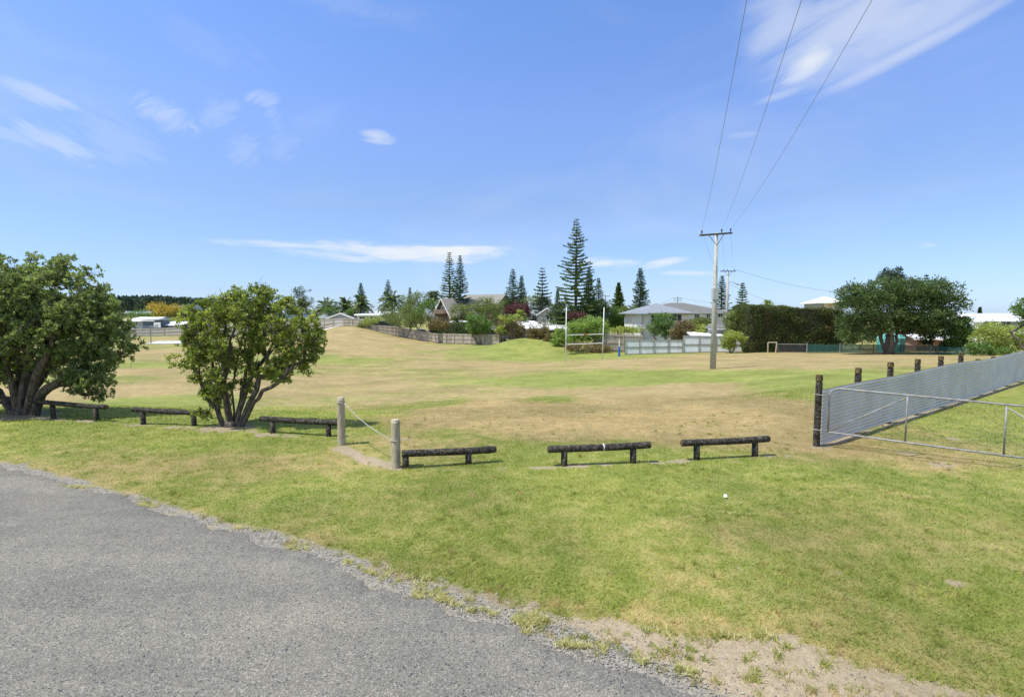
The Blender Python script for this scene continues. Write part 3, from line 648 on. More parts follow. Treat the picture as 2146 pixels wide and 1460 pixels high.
# ---- the two coastal trees beside the barrier (close: rosettes of leathery leaves on twigs)
def hero_tree(label, px, py, Y, lobes, mat, ncl, tips, per, leaf, r0, stems, rc, seed, spread, lo=.5, bare=0, foot=.2, stempx=()):
    global RNG
    RNG = np.random.default_rng(seed); random.seed(seed)
    b = hit(px, py); b[2] = TZ(b[0], b[1]); Y = b[1]
    T = thing('coastal_tree', label, 'tree', b, 'broad crowned coastal trees beside the log barrier'); LB = lobes_px(lobes, Y)
    cl = clump_points(LB, ncl, lo, 1.0); k = cl[:,2] > b[2]+.15; cl = cl[k]; n = len(cl)
    off = unit(RNG.normal(size=(n*tips,3)))*(RNG.random((n*tips,1))**.45)*np.array([1,1,.8])*rc*np.repeat(RNG.uniform(.6,1.25,n), tips)[:,None]
    tp = np.repeat(cl, tips, 0)+off; td = unit(off/rc*.8+np.array([0,0,.75])+RNG.normal(size=off.shape)*.25)
    tr_ = skeleton(b, cl, r0, 'trunk', m_bark, T, stems=stems, spread=spread, rmin=.006, sides=8, wig=.07, foot=foot, fork=(.12, foot*.8), given=[[(lambda q_: np.array([q_[0], q_[1], max(q_[2], b[2]) if i_ else b[2]]))(P(x_, y_, Y+dd_*i_)) for i_, (x_, y_) in enumerate(pth)] for dd_, pth in stempx])
    mb = MB(); cc = np.repeat(cl, tips, 0)
    for i in range(len(tp)):
        if i % 2 == 0: mb.tube([cc[i], (cc[i]+tp[i])/2+RNG.normal(size=3)*.015, tp[i]], [.006,.004,.003], 3, caps=False)
    for i in range(bare):
        a = cl[RNG.integers(n)]; e = a+unit(RNG.normal(size=3)+np.array([0,0,.4]))*RNG.uniform(.2,.5); mb.tube([a, (a+e)/2+RNG.normal(size=3)*.03, e], [.007,.005,.002], 3, caps=False)
    mb.build('twigs', m_bark, T)
    m = len(tp); d = unit(np.repeat(td, per, 0)*.75+unit(RNG.normal(size=(m*per,3)))*.85)
    base = np.repeat(tp, per, 0)+RNG.normal(size=(m*per,3))*.012-np.repeat(td, per, 0)*RNG.random((m*per,1))*.05
    tn_ = np.repeat(RNG.random(n)*.5, tips*per)*.8+np.repeat(RNG.random(m)**2*.55, per)+RNG.random(m*per)*.22
    leaves('crown', base, d, leaf*RNG.uniform(.7,1.25,m*per), leaf*.46, tn_, mat, T)
    return T
hero_tree('big dark green tree with a thick trunk and dense dome crown at the frame edge', 46, 868, 12.9,
  [(45,612,115,78),(130,612,75,76,0),(185,648,62,66),(-50,650,110,105),(235,715,50,52),(120,690,110,75),(20,720,115,80),(200,785,45,50,-.1),(165,760,70,50),(-70,770,90,70),(60,580,60,46),(215,670,50,40)],
  L_big, 540, 19, 14, .070, .30, 12, .28, 11, .45, .5, 20, .20,
  [(.0,[(45,862),(50,800),(60,740),(70,680),(75,620)]),(-.15,[(35,864),(25,800),(10,750),(-20,690),(-60,640)]),(.1,[(60,862),(75,815),(100,770),(135,735),(165,715),(190,690)]),(-.12,[(68,860),(85,828),(120,800),(145,770),(178,752)]),
   (.2,[(50,862),(45,800),(30,730),(30,660),(50,590)]),(-.2,[(55,864),(75,790),(105,730),(120,670),(150,620)]),(.12,[(30,862),(0,820),(-40,780),(-80,750)]),(.25,[(55,860),(60,790),(110,720),(150,660)])])
hero_tree('smaller yellow green tree with many splayed stems and an open crown', 484, 893, 11.5,
  [(520,645,70,45),(430,690,52,45),(480,700,90,60),(575,665,68,50),(630,715,40,60),(400,740,35,32),(560,740,60,55),(610,775,38,35),(455,780,45,55),(640,690,34,34),(505,815,30,22),(436,845,26,34),(530,620,38,24),(420,650,40,26),(660,725,22,22)],
  L_small, 300, 14, 12, .064, .175, 16, .20, 23, .75, .55, 200, .17,
  [(.08,[(476,890),(457,840),(447,790),(443,740),(435,690),(420,655)]),(-.06,[(482,890),(475,850),(470,800),(480,740),(490,690),(495,640)]),(.1,[(490,890),(500,840),(512,800),(520,760),(530,700),(540,650)]),
   (-.02,[(499,890),(525,845),(545,790),(560,750),(570,720),(590,670)]),(-.1,[(503,890),(530,848),(550,818),(582,805),(607,780),(632,750)]),(.04,[(470,890),(455,860),(430,820),(410,770),(395,735)]),
   (-.12,[(480,892),(480,840),(455,760),(425,730),(402,690)]),(.12,[(494,890),(510,830),(535,770),(575,730),(620,690),(650,675)]),(.16,[(486,888),(490,820),(500,740),(515,680),(520,625)]),(-.15,[(488,892),(478,830),(462,740),(455,680),(450,640)])])

# ---- log barriers
def log_barrier(label, railA, railB, posts, tail=None, broken=False):
    """rail ends (px,py) and post feet (px,py): feet stand on the ground, the rail lies on the post tops"""
    feet = [hit(*p) for p in posts]
    for f in feet: f[2] = TZ(f[0], f[1])
    d = feet[-1][:2]-feet[0][:2]; 
    def on_line(px):
        u = (px-CX)/F; vv = ray(px, 920 if px > 750 else 860); k = vv[0]/vv[1]
        tt = (k*feet[0][1]-feet[0][0])/(d[0]-k*d[1]); return feet[0][:2]+d*tt
    A2, B2 = on_line(railA[0]), on_line(railB[0])
    zA = P(railA[0], railA[1], A2[1])[2]; zB = P(railB[0], railB[1], B2[1])[2]
    T = thing('log_barrier', label, 'barrier', (feet[0]+feet[-1])/2, 'low log barriers along the verge')
    a = np.array([*A2, zA]); b_ = np.array([*B2, zB]); L = np.linalg.norm(b_-a); u = (b_-a)/L; r = .058
    ts = [0, .006, .02]+list(np.linspace(.08, .92, 14))+[.98, .994, 1]; rr_ = [r*.86, r*.96, r]+[r*random.uniform(.97,1.03) for _ in range(14)]+[r, r*.96, r*.86]
    if broken: rr_[-1] = r*.7; rr_[-4] = r*1.12
    path = [a+(b_-a)*t_+np.array([0,0,.006*math.sin(t_*5+L)]) for t_ in ts]
    MBr = MB(); MBr.tube(path, rr_, 16, jit=.018); MBr.build('rail', m_darklog, T, smooth=True)
    for e, s_ in ((a, -1), (b_, 1)):
        mb = MB(); mb.tube([e+u*s_*.001, e+u*s_*.006], [r*.80, r*.74], 12); mb.build('end_grain', m_lichen, T)
    for f in feet:
        tt = np.dot(f[:2]-A2, (B2-A2))/np.dot(B2-A2, B2-A2); zt = zA+(zB-zA)*tt
        mb = MB(); x, y = f[:2]; tl = random.uniform(-.012, .012)
        mb.tube([(x, y, f[2]-.12), (x+tl*.3, y, f[2]+.05), (x+tl, y, zt-r*.55)], [.055, .054, .052], 14, jit=.02); mb.build('post', m_darklog, T, smooth=True)
    return T, a, b_
log_barrier('log barrier end poking into the picture at its left edge beyond the big tree', (-150,826), (4,833), [(-120,862),(-30,866)])
log_barrier('log barrier whose rail is hidden behind the trunk of the big dark tree', (14,834), (88,842), [(20,857),(80,872)])
log_barrier('log barrier just right of the big dark tree, under its drooping branch', (93,843), (224,853), [(112,877),(203,882)])
log_barrier('log barrier reaching into the left side of the yellow green tree', (278,858), (436,866), [(301,889),(407,892)])
log_barrier('log barrier between the yellow green tree and the taller wooden post', (545,877), (712,886), [(572,908),(689,915)])
TE, eA, eB = log_barrier('log barrier with a broken rail end, starting at the shorter wooden post', (842,951), (1039,941), [(850,981),(982,972)], broken=True)
TF, fA, fB = log_barrier('middle log barrier with a thin white band round its rail', (1148,942), (1363,932), [(1182,976),(1327,971)])
log_barrier('log barrier nearest the corrugated steel fence', (1428,929), (1611,919), [(1460,964),(1582,957)])
u_ = (fB-fA)/np.linalg.norm(fB-fA); c_ = fA+(fB-fA)*.535
mb = MB(); mb.tube([c_-u_*.008, c_+u_*.008], .0615, 16); o = mb.build('rail_band', m_white, TF)
# ---- rope posts
def rope_post(label, foot, top):
    f = hit(*foot); zt = P(top[0], top[1], f[1])[2]; T = thing('wooden_post', label, 'post', f, 'round timber posts joined by a rope')
    mb = MB(); r = .073; mb.tube([(f[0],f[1],-.15),(f[0],f[1],.02),(f[0]+.002,f[1],zt*.5),(f[0],f[1],zt-.06),(f[0],f[1],zt-.03)], [r*1.02,r,r*.99,r*.97,r*.965], 18, jit=.015)
    mb.build('shaft', m_greypost, T, smooth=True)
    mb = MB(); mb.tube([(f[0],f[1],zt-.032),(f[0],f[1],zt-.008),(f[0],f[1],zt)], [r*.965,r*.86,r*.6], 18); mb.build('bevelled_top', m_rope if False else m_greypost, T)
    return f, zt
f1, z1 = rope_post('farther wooden post holding the upper end of the rope', (716,932), (714,832))
f2, z2 = rope_post('nearer wooden post holding the lower end of the rope', (830,980), (830,878))
a = np.array([f1[0]+.07, f1[1]-.03, z1-.10]); b_ = np.array([f2[0]-.06, f2[1]+.02, P(820,922,f2[1])[2]])
path = []
for i in range(25):
    u = i/24; p = a+(b_-a)*u; p[2] = a[2]*(1-u)**1.0+b_[2]*u - .55*(u*(1-u))*.55; path.append(p)
mb = MB(); mb.tube(path, .0075, 6, jit=.1)
for zz, ff in ((a[2], f1), (b_[2], f2)):
    mb.tube([(ff[0]+.079*math.cos(k*.5236), ff[1]+.079*math.sin(k*.5236), zz+.004*math.sin(k)) for k in range(13)], .008, 5, caps=False)
mb.tube([np.array([f2[0]+.07, f2[1]-.04, b_[2]+.005]), np.array([f2[0]+.16, f2[1]-.06, b_[2]+.03]), np.array([f2[0]+.30, f2[1]-.06, b_[2]+.05])], [.008,.007,.004], 6)
tag(mb.build('rope', m_rope, smooth=True, loc=a), 'thin pale rope sagging between the two wooden posts', 'rope')

# ---- corrugated steel fence
T = thing('corrugated_fence', 'long fence of horizontal corrugated steel on dark timber posts, running out of the picture', 'fence', (5.8, 9.55, 0))
Fa = np.array([5.80, 9.47]); Fd = np.array([12.96, 9.2]); Fl = np.linalg.norm(Fd); Fu = Fd/Fl; Fn = np.array([Fu[1], -Fu[0]])
def fence_post(s_, top, r=.062, name='post'):
    p = Fa+Fu*s_-Fn*.085; mb = MB(); z0 = min(0, TZ(*p))-.1
    mb.tube([(p[0],p[1],z0),(p[0]-.004,p[1],.3),(p[0]+.005,p[1],top-.14),(p[0],p[1],top-.135),(p[0],p[1],top-.11),(p[0],p[1],top-.105),(p[0]+.004,p[1],top-.02),(p[0],p[1],top)],
            [r*1.0,r*.98,r*.96,r*.82,r*.82,r*.98,r*.96,r*.82], 14, jit=.025)
    o = mb.build(name, m_darklog, T, smooth=False)
    mb = MB(); mb.tube([(p[0],p[1],top-.1),(p[0],p[1],top+.006),(p[0],p[1],top+.012)], [r*1.03, r*.9, r*.5], 10, jit=.09); mb.build('post_cap', m_lichen, o)
fence_post(0.02, P(1721,786,9.52)[2], .061, 'post')
step = 1.72
for k in range(1, 24):
    s_ = k*step+.02; fence_post(s_, (1.36+.004*s_ if k < 6 else 1.12)+random.uniform(-.03,.03))
sheet_rows = []
def top_h(s_): return 1.07+.006*s_+.03*math.sin(s_*.35)+.02*math.sin(s_*.9+1)
def bot_h(s_): return .045+.02*math.sin(s_*.5)
NP = 15*8
for k in range(14):           # overlapping sheets, each a part
    s0, s1 = k*2.95-.02, (k+1)*2.95+.06; vs = []; n1_ = 16
    for i in range(n1_+1):
        s_ = s0+(s1-s0)*i/n1_
        for j in range(NP+1):
            v = j/NP; z = bot_h(s_)+(top_h(s_)-bot_h(s_))*v; off = .0115*math.sin(v*15*2*math.pi)+.0025*k%2*.0+.004*math.sin(s_*1.3)+(.0012 if k % 2 else 0)
            p = Fa+Fu*s_+Fn*off; vs.append((p[0],p[1],z))
    fs = [(i*(NP+1)+j,(i+1)*(NP+1)+j,(i+1)*(NP+1)+j+1,i*(NP+1)+j+1) for i in range(n1_) for j in range(NP)]
    o = mesh_obj('steel_sheet', vs, fs, m_sheet, T, smooth=True)
# ---- gate
GA = P(1737, 860, 9.42); GA[2] = 0; 
g1 = P(1738, 905, 9.42); gz0 = g1[2]
gd = np.array([7.93, 8.15])-GA[:2]; gu = gd/np.linalg.norm(gd); GL = 3.66; gh = .83
T = thing('farm_gate', 'galvanised tube gate with wire mesh, hung on the end post of the corrugated fence', 'gate', (GA[0], GA[1], 0))
def gp(s_, z): return np.array([GA[0]+gu[0]*s_, GA[1]+gu[1]*s_, gz0+z-.035*s_])
rr_ = .13; fr = [gp(0,0), gp(0,gh-rr_), gp(.04,gh-.045), gp(rr_,gh), gp(GL-rr_,gh), gp(GL-.04,gh-.045), gp(GL,gh-rr_), gp(GL,0)]
mb = MB(); mb.tube(fr, .017, 10); mb.build('frame', m_galv, T, smooth=True)
mb = MB(); mb.tube([gp(-.01,0), gp(GL+.01,0)], .017, 10); mb.build('bottom_rail', m_galv, T, smooth=True)
for s_ in (1.15, 2.42):
    mb = MB(); mb.tube([gp(s_,.01), gp(s_,gh-.01)], .014, 8); mb.build('upright', m_galv, T, smooth=True)
for s0, z0_, s1, z1_ in ((.02,.03,1.13,gh-.05),(2.44,gh-.06,GL-.05,.05)):
    mb = MB(); mb.tube([gp(s0,z0_), gp(s1,z1_)], .011, 8); mb.build('brace', m_galv, T, smooth=True)
mb = MB(); sp = .098; k = -gh
while k < GL:
    a0 = max(k, 0); a1 = min(k+gh, GL)
    if a1 > a0+.02:
        mb.tube([gp(a0, a0-k), gp(a1, a1-k)], .0011, 3, caps=False); mb.tube([gp(a0, gh-(a0-k)), gp(a1, gh-(a1-k))], .0011, 3, caps=False)
    k += sp
mb.build('wire_mesh', m_wire, T)
for z in (.70, .04):
    mb = MB(); pa = np.array([5.70, 9.40, gz0+z]); mb.tube([pa+np.array([-.06,.10,0]), pa+np.array([.05,-.03,0]), gp(.0, z)], .0085, 6); mb.build('hinge', m_galv, T)
mb = MB(); pa = gp(.0,.04); mb.tube([pa+np.array([0,0,-.03]), pa+np.array([0,0,.06])], .013, 8); mb.build('hinge_pin', m_galv, T)

# ---- utility poles and lines
def upole(label, px, Y, ztop, arms, r0, r1, insul=True, mat=m_concrete, group='utility poles'):
    b = gpt(px, Y); T = thing('utility_pole', label, 'utility pole', b, group)
    zt = P(px, ztop, Y)[2]; mb = MB(); mb.tube([(b[0],b[1],b[2]-.3),(b[0],b[1],(b[2]+zt)/2),(b[0],b[1],zt)], [r0,(r0+r1)/2,r1], 10); mb.build('shaft', mat, T, smooth=True)
    tops = []
    for pyc, (xa, ya), (xb, yb), dY, ins in arms:
        A = P(xa, ya, Y-dY); B = P(xb, yb, Y+dY); off = np.array([0,-r1-.05,0])
        mb = MB(); mb.bar(A+off, B+off, .09, .12); arm = mb.build('crossarm', m_armwood, T); c = (A+B)/2
        mb = MB(); q1 = A+(B-A)*.27+off; q2 = A+(B-A)*.73+off
        zb = c[2]-.45*abs(B[0]-A[0])/2
        if r0 > .12:
            for q_ in (q1, q2): 
                m2 = MB(); m2.bar(q_+np.array([0,-.02,-.06]), np.array([b[0], b[1]-r1-.03, zb-.1]), .03); m2.build('brace', m_galv, T)
        for f_ in ins:
            q_ = A+(B-A)*f_+off; m2 = MB(); hh_ = .30 if r0 > .12 else .2
            m2.tube([q_+(0,0,.05), q_+(0,0,hh_*.45), q_+(0,0,hh_*.5), q_+(0,0,hh_*.8), q_+(0,0,hh_*.82), q_+(0,0,hh_)], [.02,.02,.06,.045,.06,.04], 8); m2.build('insulator', m_ceramic, arm)
            tops.append(q_+np.array([0,0,hh_]))
    return T, tops, b
Tp, tp1, b1 = upole('tall concrete pole with one crossarm, standing alone on the grass right of the goal', 1494, 34, 488, [(490,(1465,494),(1532,489),.9,(.055,.665,.955))], .20, .095)
m2 = MB(); m2.box(-.17,.17,-.20,.17,0,.75); 
zz = P(1494,628,34)[2]; m2.v = [(x+b1[0], y+b1[1], z+zz) for x,y,z in m2.v]; m2.build('warning_plate', m_wall_grey, Tp)
Tp, tp2, b2 = upole('second concrete pole with a street lamp arm, beyond the tall pole near the white house', 1521, 74, 568, [(568,(1509,568.5),(1541,568.5),.8,(.2,.45,.9))], .24, .13)
la = P(1524,592,74); lb = P(1536,591,73.6); lc = P(1543,595,73.5)
m2 = MB(); m2.tube([la, (la+lb)/2+np.array([0,0,.02]), lb, lc], .045, 6); lam = m2.build('lamp_arm', m_galv, Tp)
m2 = MB(); m2.tube([lc-np.array([.1,0,0]), lc+np.array([.25,0,-.06]), lc+np.array([.5,0,-.10])], [.05,.11,.04], 8); m2.build('lamp_head', m_galv, lam)
Tp3, tp3, b3 = upole('small far pole with two crossarms above the roof of the white hip roofed house', 1419, 150, 621, [(624,(1411,625),(1428,625),.3,(.1,.5,.9)),(629,(1411,629.5),(1428,629.5),.3,(.1,.9))], .11, .09, mat=m_armwood)
upole('small far pole rising behind the dense green trees right of the goal', 1268, 140, 618, [(621,(1260,620.5),(1278,620.5),.3,(.1,.9))], .12, .1, mat=m_armwood)
upole('tiny far pole above the white roofed building left of the palms', 780, 170, 641, [(642,(776,643),(785,643),.3,(.1,.9))], .12, .1, mat=m_armwood)
def line(label, pts_, r, sag, group):
    path = []
    for (a, b_), sg in zip(zip(pts_[:-1], pts_[1:]), sag):
        a = np.array(a); b_ = np.array(b_); n = 22
        for i in range(n+(0)):
            u = i/n; path.append(a+(b_-a)*u-np.array([0,0,4*sg*u*(1-u)]))
    path.append(np.array(pts_[-1])); mb = MB(); mb.tube(path, r, 4, caps=False)
    return tag(mb.build('power_line', m_line, loc=path[0]), label, 'power line', group)
def behind(px0, tp, Yc=9.3):
    q_ = P(px0, 0, Yc); tp = np.array(tp); d = q_-tp; return tp+d*1.9
for tp, tq, pxt, lab in ((tp1[0], tp2[0], 1565, 'overhead line on the outer insulator at the short side of the tall pole crossarm'),
                         (tp1[1], tp2[1], 1680, 'overhead line on the middle insulator of the tall pole crossarm'),
                         (tp1[2], tp2[2], 1828, 'overhead line on the end insulator farthest from the short side of the crossarm')):
    e = P(pxt, 0, 9.3); n0 = e+(e-tp)*1.0; n0[2] = e[2]+.2
    line(lab, [n0, e, tp, tq], .0055, (.1, .32, 1.1), 'lines strung over the tall concrete pole')
line('thin line leaving the second pole crossarm towards the roofs beyond the tall hedge', [tp2[2], P(1760,612,86), P(1900,650,100)], .02, (.5,.2), 'lines leaving the second pole')
line('thin line leaving the lamp arm of the second pole, sagging low above the tall hedge', [la, P(1650,640,70)], .016, (.4,), 'lines leaving the second pole')
line('faint line from the two armed far pole towards the conifers', [tp3[0], P(1368,641,140)], .03, (.3,), 'lines at the far pole')
line('faint line from the two armed far pole towards the lone concrete pole', [tp3[2], P(1500,634,130)], .03, (.3,), 'lines at the far pole')

# ---- rugby goal and other field fittings
T = thing('rugby_goal', 'white rugby goal with two crossbars standing on the dry field', 'goal', gpt(1225, 56))
gA = gpt(1185.5, 55.0); gB = gpt(1262.5, 57.6)
for g_2, pt in ((gA, (1187,643)), (gB, (1266,644))):
    tz = P(*pt, g_2[1]); mb = MB(); mb.tube([g_2-np.array([0,0,.2]), (g_2+tz)/2, tz], [.055,.048,.04], 10); mb.build('upright', m_white, T, smooth=True)
def goalbar(pa, pb, name):
    A = P(*pa, 55.0); B = P(*pb, 57.6); mb = MB(); mb.tube([A, B], .04, 8); return mb.build(name, m_white, T), A, B
goalbar((1186,721.5),(1263.5,719), 'crossbar'); _, A, B = goalbar((1186.5,702),(1264.5,700), 'crossbar')
mb = MB(); mb.tube([A+(B-A)*.47, A+(B-A)*.56], .05, 8); mb.build('red_band', m_redtape, T)
b = gpt(1297.5, 63); T = thing('marker_post', 'thin post with a blue padded lower half beside the pale panel fence', 'post', b)
mb = MB(); mb.tube([b, (b[0],b[1],P(1297,726,63)[2])], .13, 10); mb.build('blue_pad', m_bluepaint, T)
mb = MB(); mb.tube([(b[0],b[1],P(1297,726,63)[2]), (b[0],b[1],P(1297,711,63)[2])], .05, 8); mb.build('pole', m_white, T)
# basketball hoop
b = gpt(316.5, 95); T = thing('basketball_hoop', 'basketball hoop with a white backboard on a grey pole at the court', 'basketball hoop', b)
zt = P(317,684,95)[2]; mb = MB(); mb.tube([b, (b[0],b[1],zt), (b[0]+1.0,b[1],zt+.1)], .09, 8); mb.build('pole', m_galv, T)
p = P(329.5,681,95); mb = MB(); mb.box(p[0]-.62,p[0]+.62,p[1]-.03,p[1]+.03,p[2]-.45,p[2]+.5); bd = mb.build('backboard', m_white, T)
mb = MB(); mb.box(p[0]-.24,p[0]+.16,p[1]-.045,p[1]-.035,p[2]-.28,p[2]-.22)
mb.box(p[0]-.24,p[0]-.18,p[1]-.045,p[1]-.035,p[2]-.22,p[2]+.02); mb.box(p[0]+.1,p[0]+.16,p[1]-.045,p[1]-.035,p[2]-.22,p[2]+.02); mb.box(p[0]-.24,p[0]+.16,p[1]-.045,p[1]-.035,p[2]+.02,p[2]+.08)
mb.build('target_square', m_dark, bd)
mb = MB(); c = np.array([p[0]+.2, p[1]-.28, p[2]-.42]); mb.tube([c+np.array([.23*math.cos(a_), .23*math.sin(a_), 0]) for a_ in np.linspace(0, 2*math.pi, 17)], .02, 5, caps=False); mb.build('rim', m_galv, T)
# small football goal of grey tube
bA, bB = gpt(1609, 62), gpt(1625.5, 61); T = thing('small_goal', 'small weathered football goal in front of the tall clipped hedge', 'goal', bA)
zA = P(1609,717.5,62)[2]; zB = P(1627,717.5,61)[2]; q1 = np.array([bA[0],bA[1],zA]); q2 = np.array([bB[0]+.1,bB[1],zB])
for a, b_ in ((bA,q1),(bB,q2)):
    mb = MB(); mb.tube([a,b_], .075, 8); mb.build('upright', m_greypost, T)
mb = MB(); mb.tube([q1,q2], .06, 8); mb.build('crossbar', m_greypost, T)
# scrap of litter
p = hit(1520,1046); mb = MB(); mb.add([(p[0]-.025,p[1],.02),(p[0]+.02,p[1]-.012,.022),(p[0]+.028,p[1]+.02,.05),(p[0]-.012,p[1]+.024,.055),(p[0]+.004,p[1]+.004,.035)], [(0,1,4),(1,2,4),(2,3,4),(3,0,4)])
tag(mb.build('paper_scrap', m_white, loc=p), 'tiny crumpled white scrap lying on the near grass', 'litter')
p = hit(688.5,697); p = gpt(667,105); 
T = thing('garden_stump', 'small dark stump beside the pale path', 'stump', p); mb = MB(); mb.tube([p, p+np.array([0,0,.25]), p+np.array([0,0,.42])], [.32,.3,.22], 9, jit=.15); mb.build('stump_body', m_bark, T)

# ---- fences far across the field
def board_fence(name, label, pts_, mat, bw=.15, gap=.012, postevery=2.4, rail=True, group='fences at the back of the field', panel=False, postmat=None, postside=-1):
    """pts_: (px, py_top, Y); the foot follows the terrain"""
    q_ = []
    for px, py, Y in pts_: g_3 = gpt(px, Y); q_.append((g_3, P(px, py, Y)[2]))
    T = thing(name, label, 'fence', q_[0][0], group); V = []; Fc = []; ti = []; posts = []
    mbr = MB(); rn = random.Random(hash(label) % 1000 if False else len(label))
    for (a, za), (b_, zb) in zip(q_[:-1], q_[1:]):
        d = b_[:2]-a[:2]; L = np.linalg.norm(d); u = d/L; nv = np.array([u[1], -u[0]])
        if nv[1] > 0: nv = -nv
        n = max(1, int(L/(bw+gap)))
        def zt(s_): return za+(zb-za)*s_/L
        for i in range(n):
            s0 = L*i/n; s1 = s0+L/n-gap; m = (s0+s1)/2; z0 = TZ(*(a[:2]+u*m))+.03; dz = rn.uniform(-.03,.03) if not panel else 0
            for s_ in (s0, s1):
                for o_ in (0, -.022):
                    for z in (z0, zt(s_)+dz): pp = a[:2]+u*s_+nv*o_; V.append((pp[0],pp[1],z))
            k = len(V)-8; Fc += [tuple(k+j for j in f) for f in ((0,1,5,4),(2,6,7,3),(0,2,3,1),(4,5,7,6),(1,3,7,5),(0,4,6,2))]; ti += [rn.random()]*8
        npst = max(1, round(L/postevery))
        for i in range(npst+1): s_ = L*i/npst; posts.append((a[:2]+u*s_, zt(s_), u, nv))
        if rail:
            for f_ in (.12,.5,.9) if not panel else (.04,.5,.97):
                pa = [*(a[:2]+nv*.05), TZ(*a[:2])*(1-f_)+za*f_]; pb = [*(b_[:2]+nv*.05), TZ(*b_[:2])*(1-f_)+zb*f_]
                for i in range(6):
                    s0, s1 = L*i/6, L*(i+1)/6; A_2 = a[:2]+u*s0; B_2 = a[:2]+u*s1
                    mbr.bar((*(A_2+nv*.045), TZ(*A_2)*(1-f_)+zt(s0)*f_), (*(B_2+nv*.045), TZ(*B_2)*(1-f_)+zt(s1)*f_), .05, .09)
    mesh_obj('palings' if not panel else 'panels', V, Fc, mat, T, attrs={'tint': ti})
    if rail: mbr.build('rails', postmat or m_fpost, T)
    for pp, z, u, nv in posts:
        c = pp+nv*.11; mb = MB(); z0 = TZ(*c)-.05; a2 = c-u*.055; 
        mb.add([(*(c-u*.055-nv*.02),z0),(*(c+u*.055-nv*.02),z0),(*(c+u*.055+nv*.02),z0),(*(c-u*.055+nv*.02),z0),(*(c-u*.055-nv*.02),z+.04),(*(c+u*.055-nv*.02),z+.04),(*(c+u*.055+nv*.02),z+.04),(*(c-u*.055+nv*.02),z+.04)],
               [(0,3,2,1),(4,5,6,7),(0,1,5,4),(1,2,6,5),(2,3,7,6),(3,0,4,7)]); mb.build('post', postmat or m_fpost, T)
    return T
board_fence('timber_fence', 'pale timber fence beyond the basketball court, seen between the two near trees', [(255,690,122),(345,687,120),(380,684.5,119),(480,684,118),(560,683,118)], m_pale_light, postevery=4)
board_fence('timber_fence', 'light grey timber fence at the top of the rise behind the shell path', [(560,676,121),(660,669,119),(720,667.5,115)], m_pale_light, postevery=3.2)
board_fence('timber_fence', 'weathered timber fence stepping down the slope from the crest to the clipped hedge', [(721,666.5,114.5),(757,669,112),(770,680,110),(830,684,108),(905,697,104.5)], m_pale, postevery=2.6)
board_fence('timber_fence', 'weathered grey timber fence along the flat in front of the rounded clipped hedge', [(905.5,698,104),(935,699,98),(1046,701,91)], m_pale, postevery=2.0)
board_fence('timber_fence', 'weathered timber fence half hidden behind the round light green bush and the goal', [(1245,697,72),(1268,698.5,71),(1345,702,70)], m_pale, postevery=2.2)
board_fence('panel_fence', 'lower run of pale blue grey panel fence with timber posts', [(1310,711,66),(1430,712,65.2)], m_panel, bw=1.2, gap=.02, postevery=1.9, panel=True, postmat=m_ppost)
board_fence('panel_fence', 'higher run of pale blue grey panel fence left of the tall clipped hedge', [(1431,703,65),(1603,707,63.5)], m_panel, bw=1.2, gap=.02, postevery=2.0, panel=True, postmat=m_ppost)
board_fence('timber_fence', 'dark timber retaining fence on the bank below the white house', [(1404,686,74),(1425,677,75),(1448,670,76)], m_pale, postevery=2.0)
# metal gate and shade cloth fence at the foot of the hedge
T = thing('metal_gate', 'low dark metal field gate between the small goal and the green shade cloth', 'gate', gpt(1660, 61), 'fences at the back of the field')
a, b_ = gpt(1630,61.5), gpt(1690,60.5); za = P(1630,721,61.5)[2]; zb = P(1690,721.5,60.5)[2]; A, B = np.array([a[0],a[1],za]), np.array([b_[0],b_[1],zb])
mb = MB(); mb.tube([a, A, B, b_], .035, 6); mb.build('frame', m_galv, T)
mb = MB()
for k in range(46): u = (k+.5)/46; mb.bar(a+(b_-a)*u+np.array([0,0,.08]), A+(B-A)*u, .035)
mb.build('bars', m_dark, T)
T = thing('shade_cloth_fence', 'green shade cloth fence on steel posts under the spreading pine', 'fence', gpt(1860, 57), 'fences at the back of the field')
pl = [(1691,720,60.4),(1760,721,59.5),(1830,721.5,58.5),(1890,722,57.5),(1950,724,56),(2040,729,54),(2110,732,52)]
for (x0,y0,Y0),(x1,y1,Y1) in zip(pl[:-1], pl[1:]):
    vs = []; n = 8
    for i in range(n+1):
        u = i/n; px = x0+(x1-x0)*u; Y = Y0+(Y1-Y0)*u; g_3 = gpt(px, Y); zt = P(px, y0+(y1-y0)*u, Y)[2]-.04*math.sin(math.pi*u)
        for k in range(4): vs.append((g_3[0], g_3[1]+.03*math.sin(i*2+k), g_3[2]+.03+(zt-g_3[2]-.03)*k/3))
    fs = [(i*4+k,(i+1)*4+k,(i+1)*4+k+1,i*4+k+1) for i in range(n) for k in range(3)]
    mesh_obj('shade_cloth', vs, fs, m_shade, T)
for x0,y0,Y0 in pl:
    g_3 = gpt(x0, Y0); mb = MB(); mb.tube([g_3, (g_3[0], g_3[1], P(x0,y0-2,Y0)[2])], .05, 8); mb.build('post', m_galv, T)

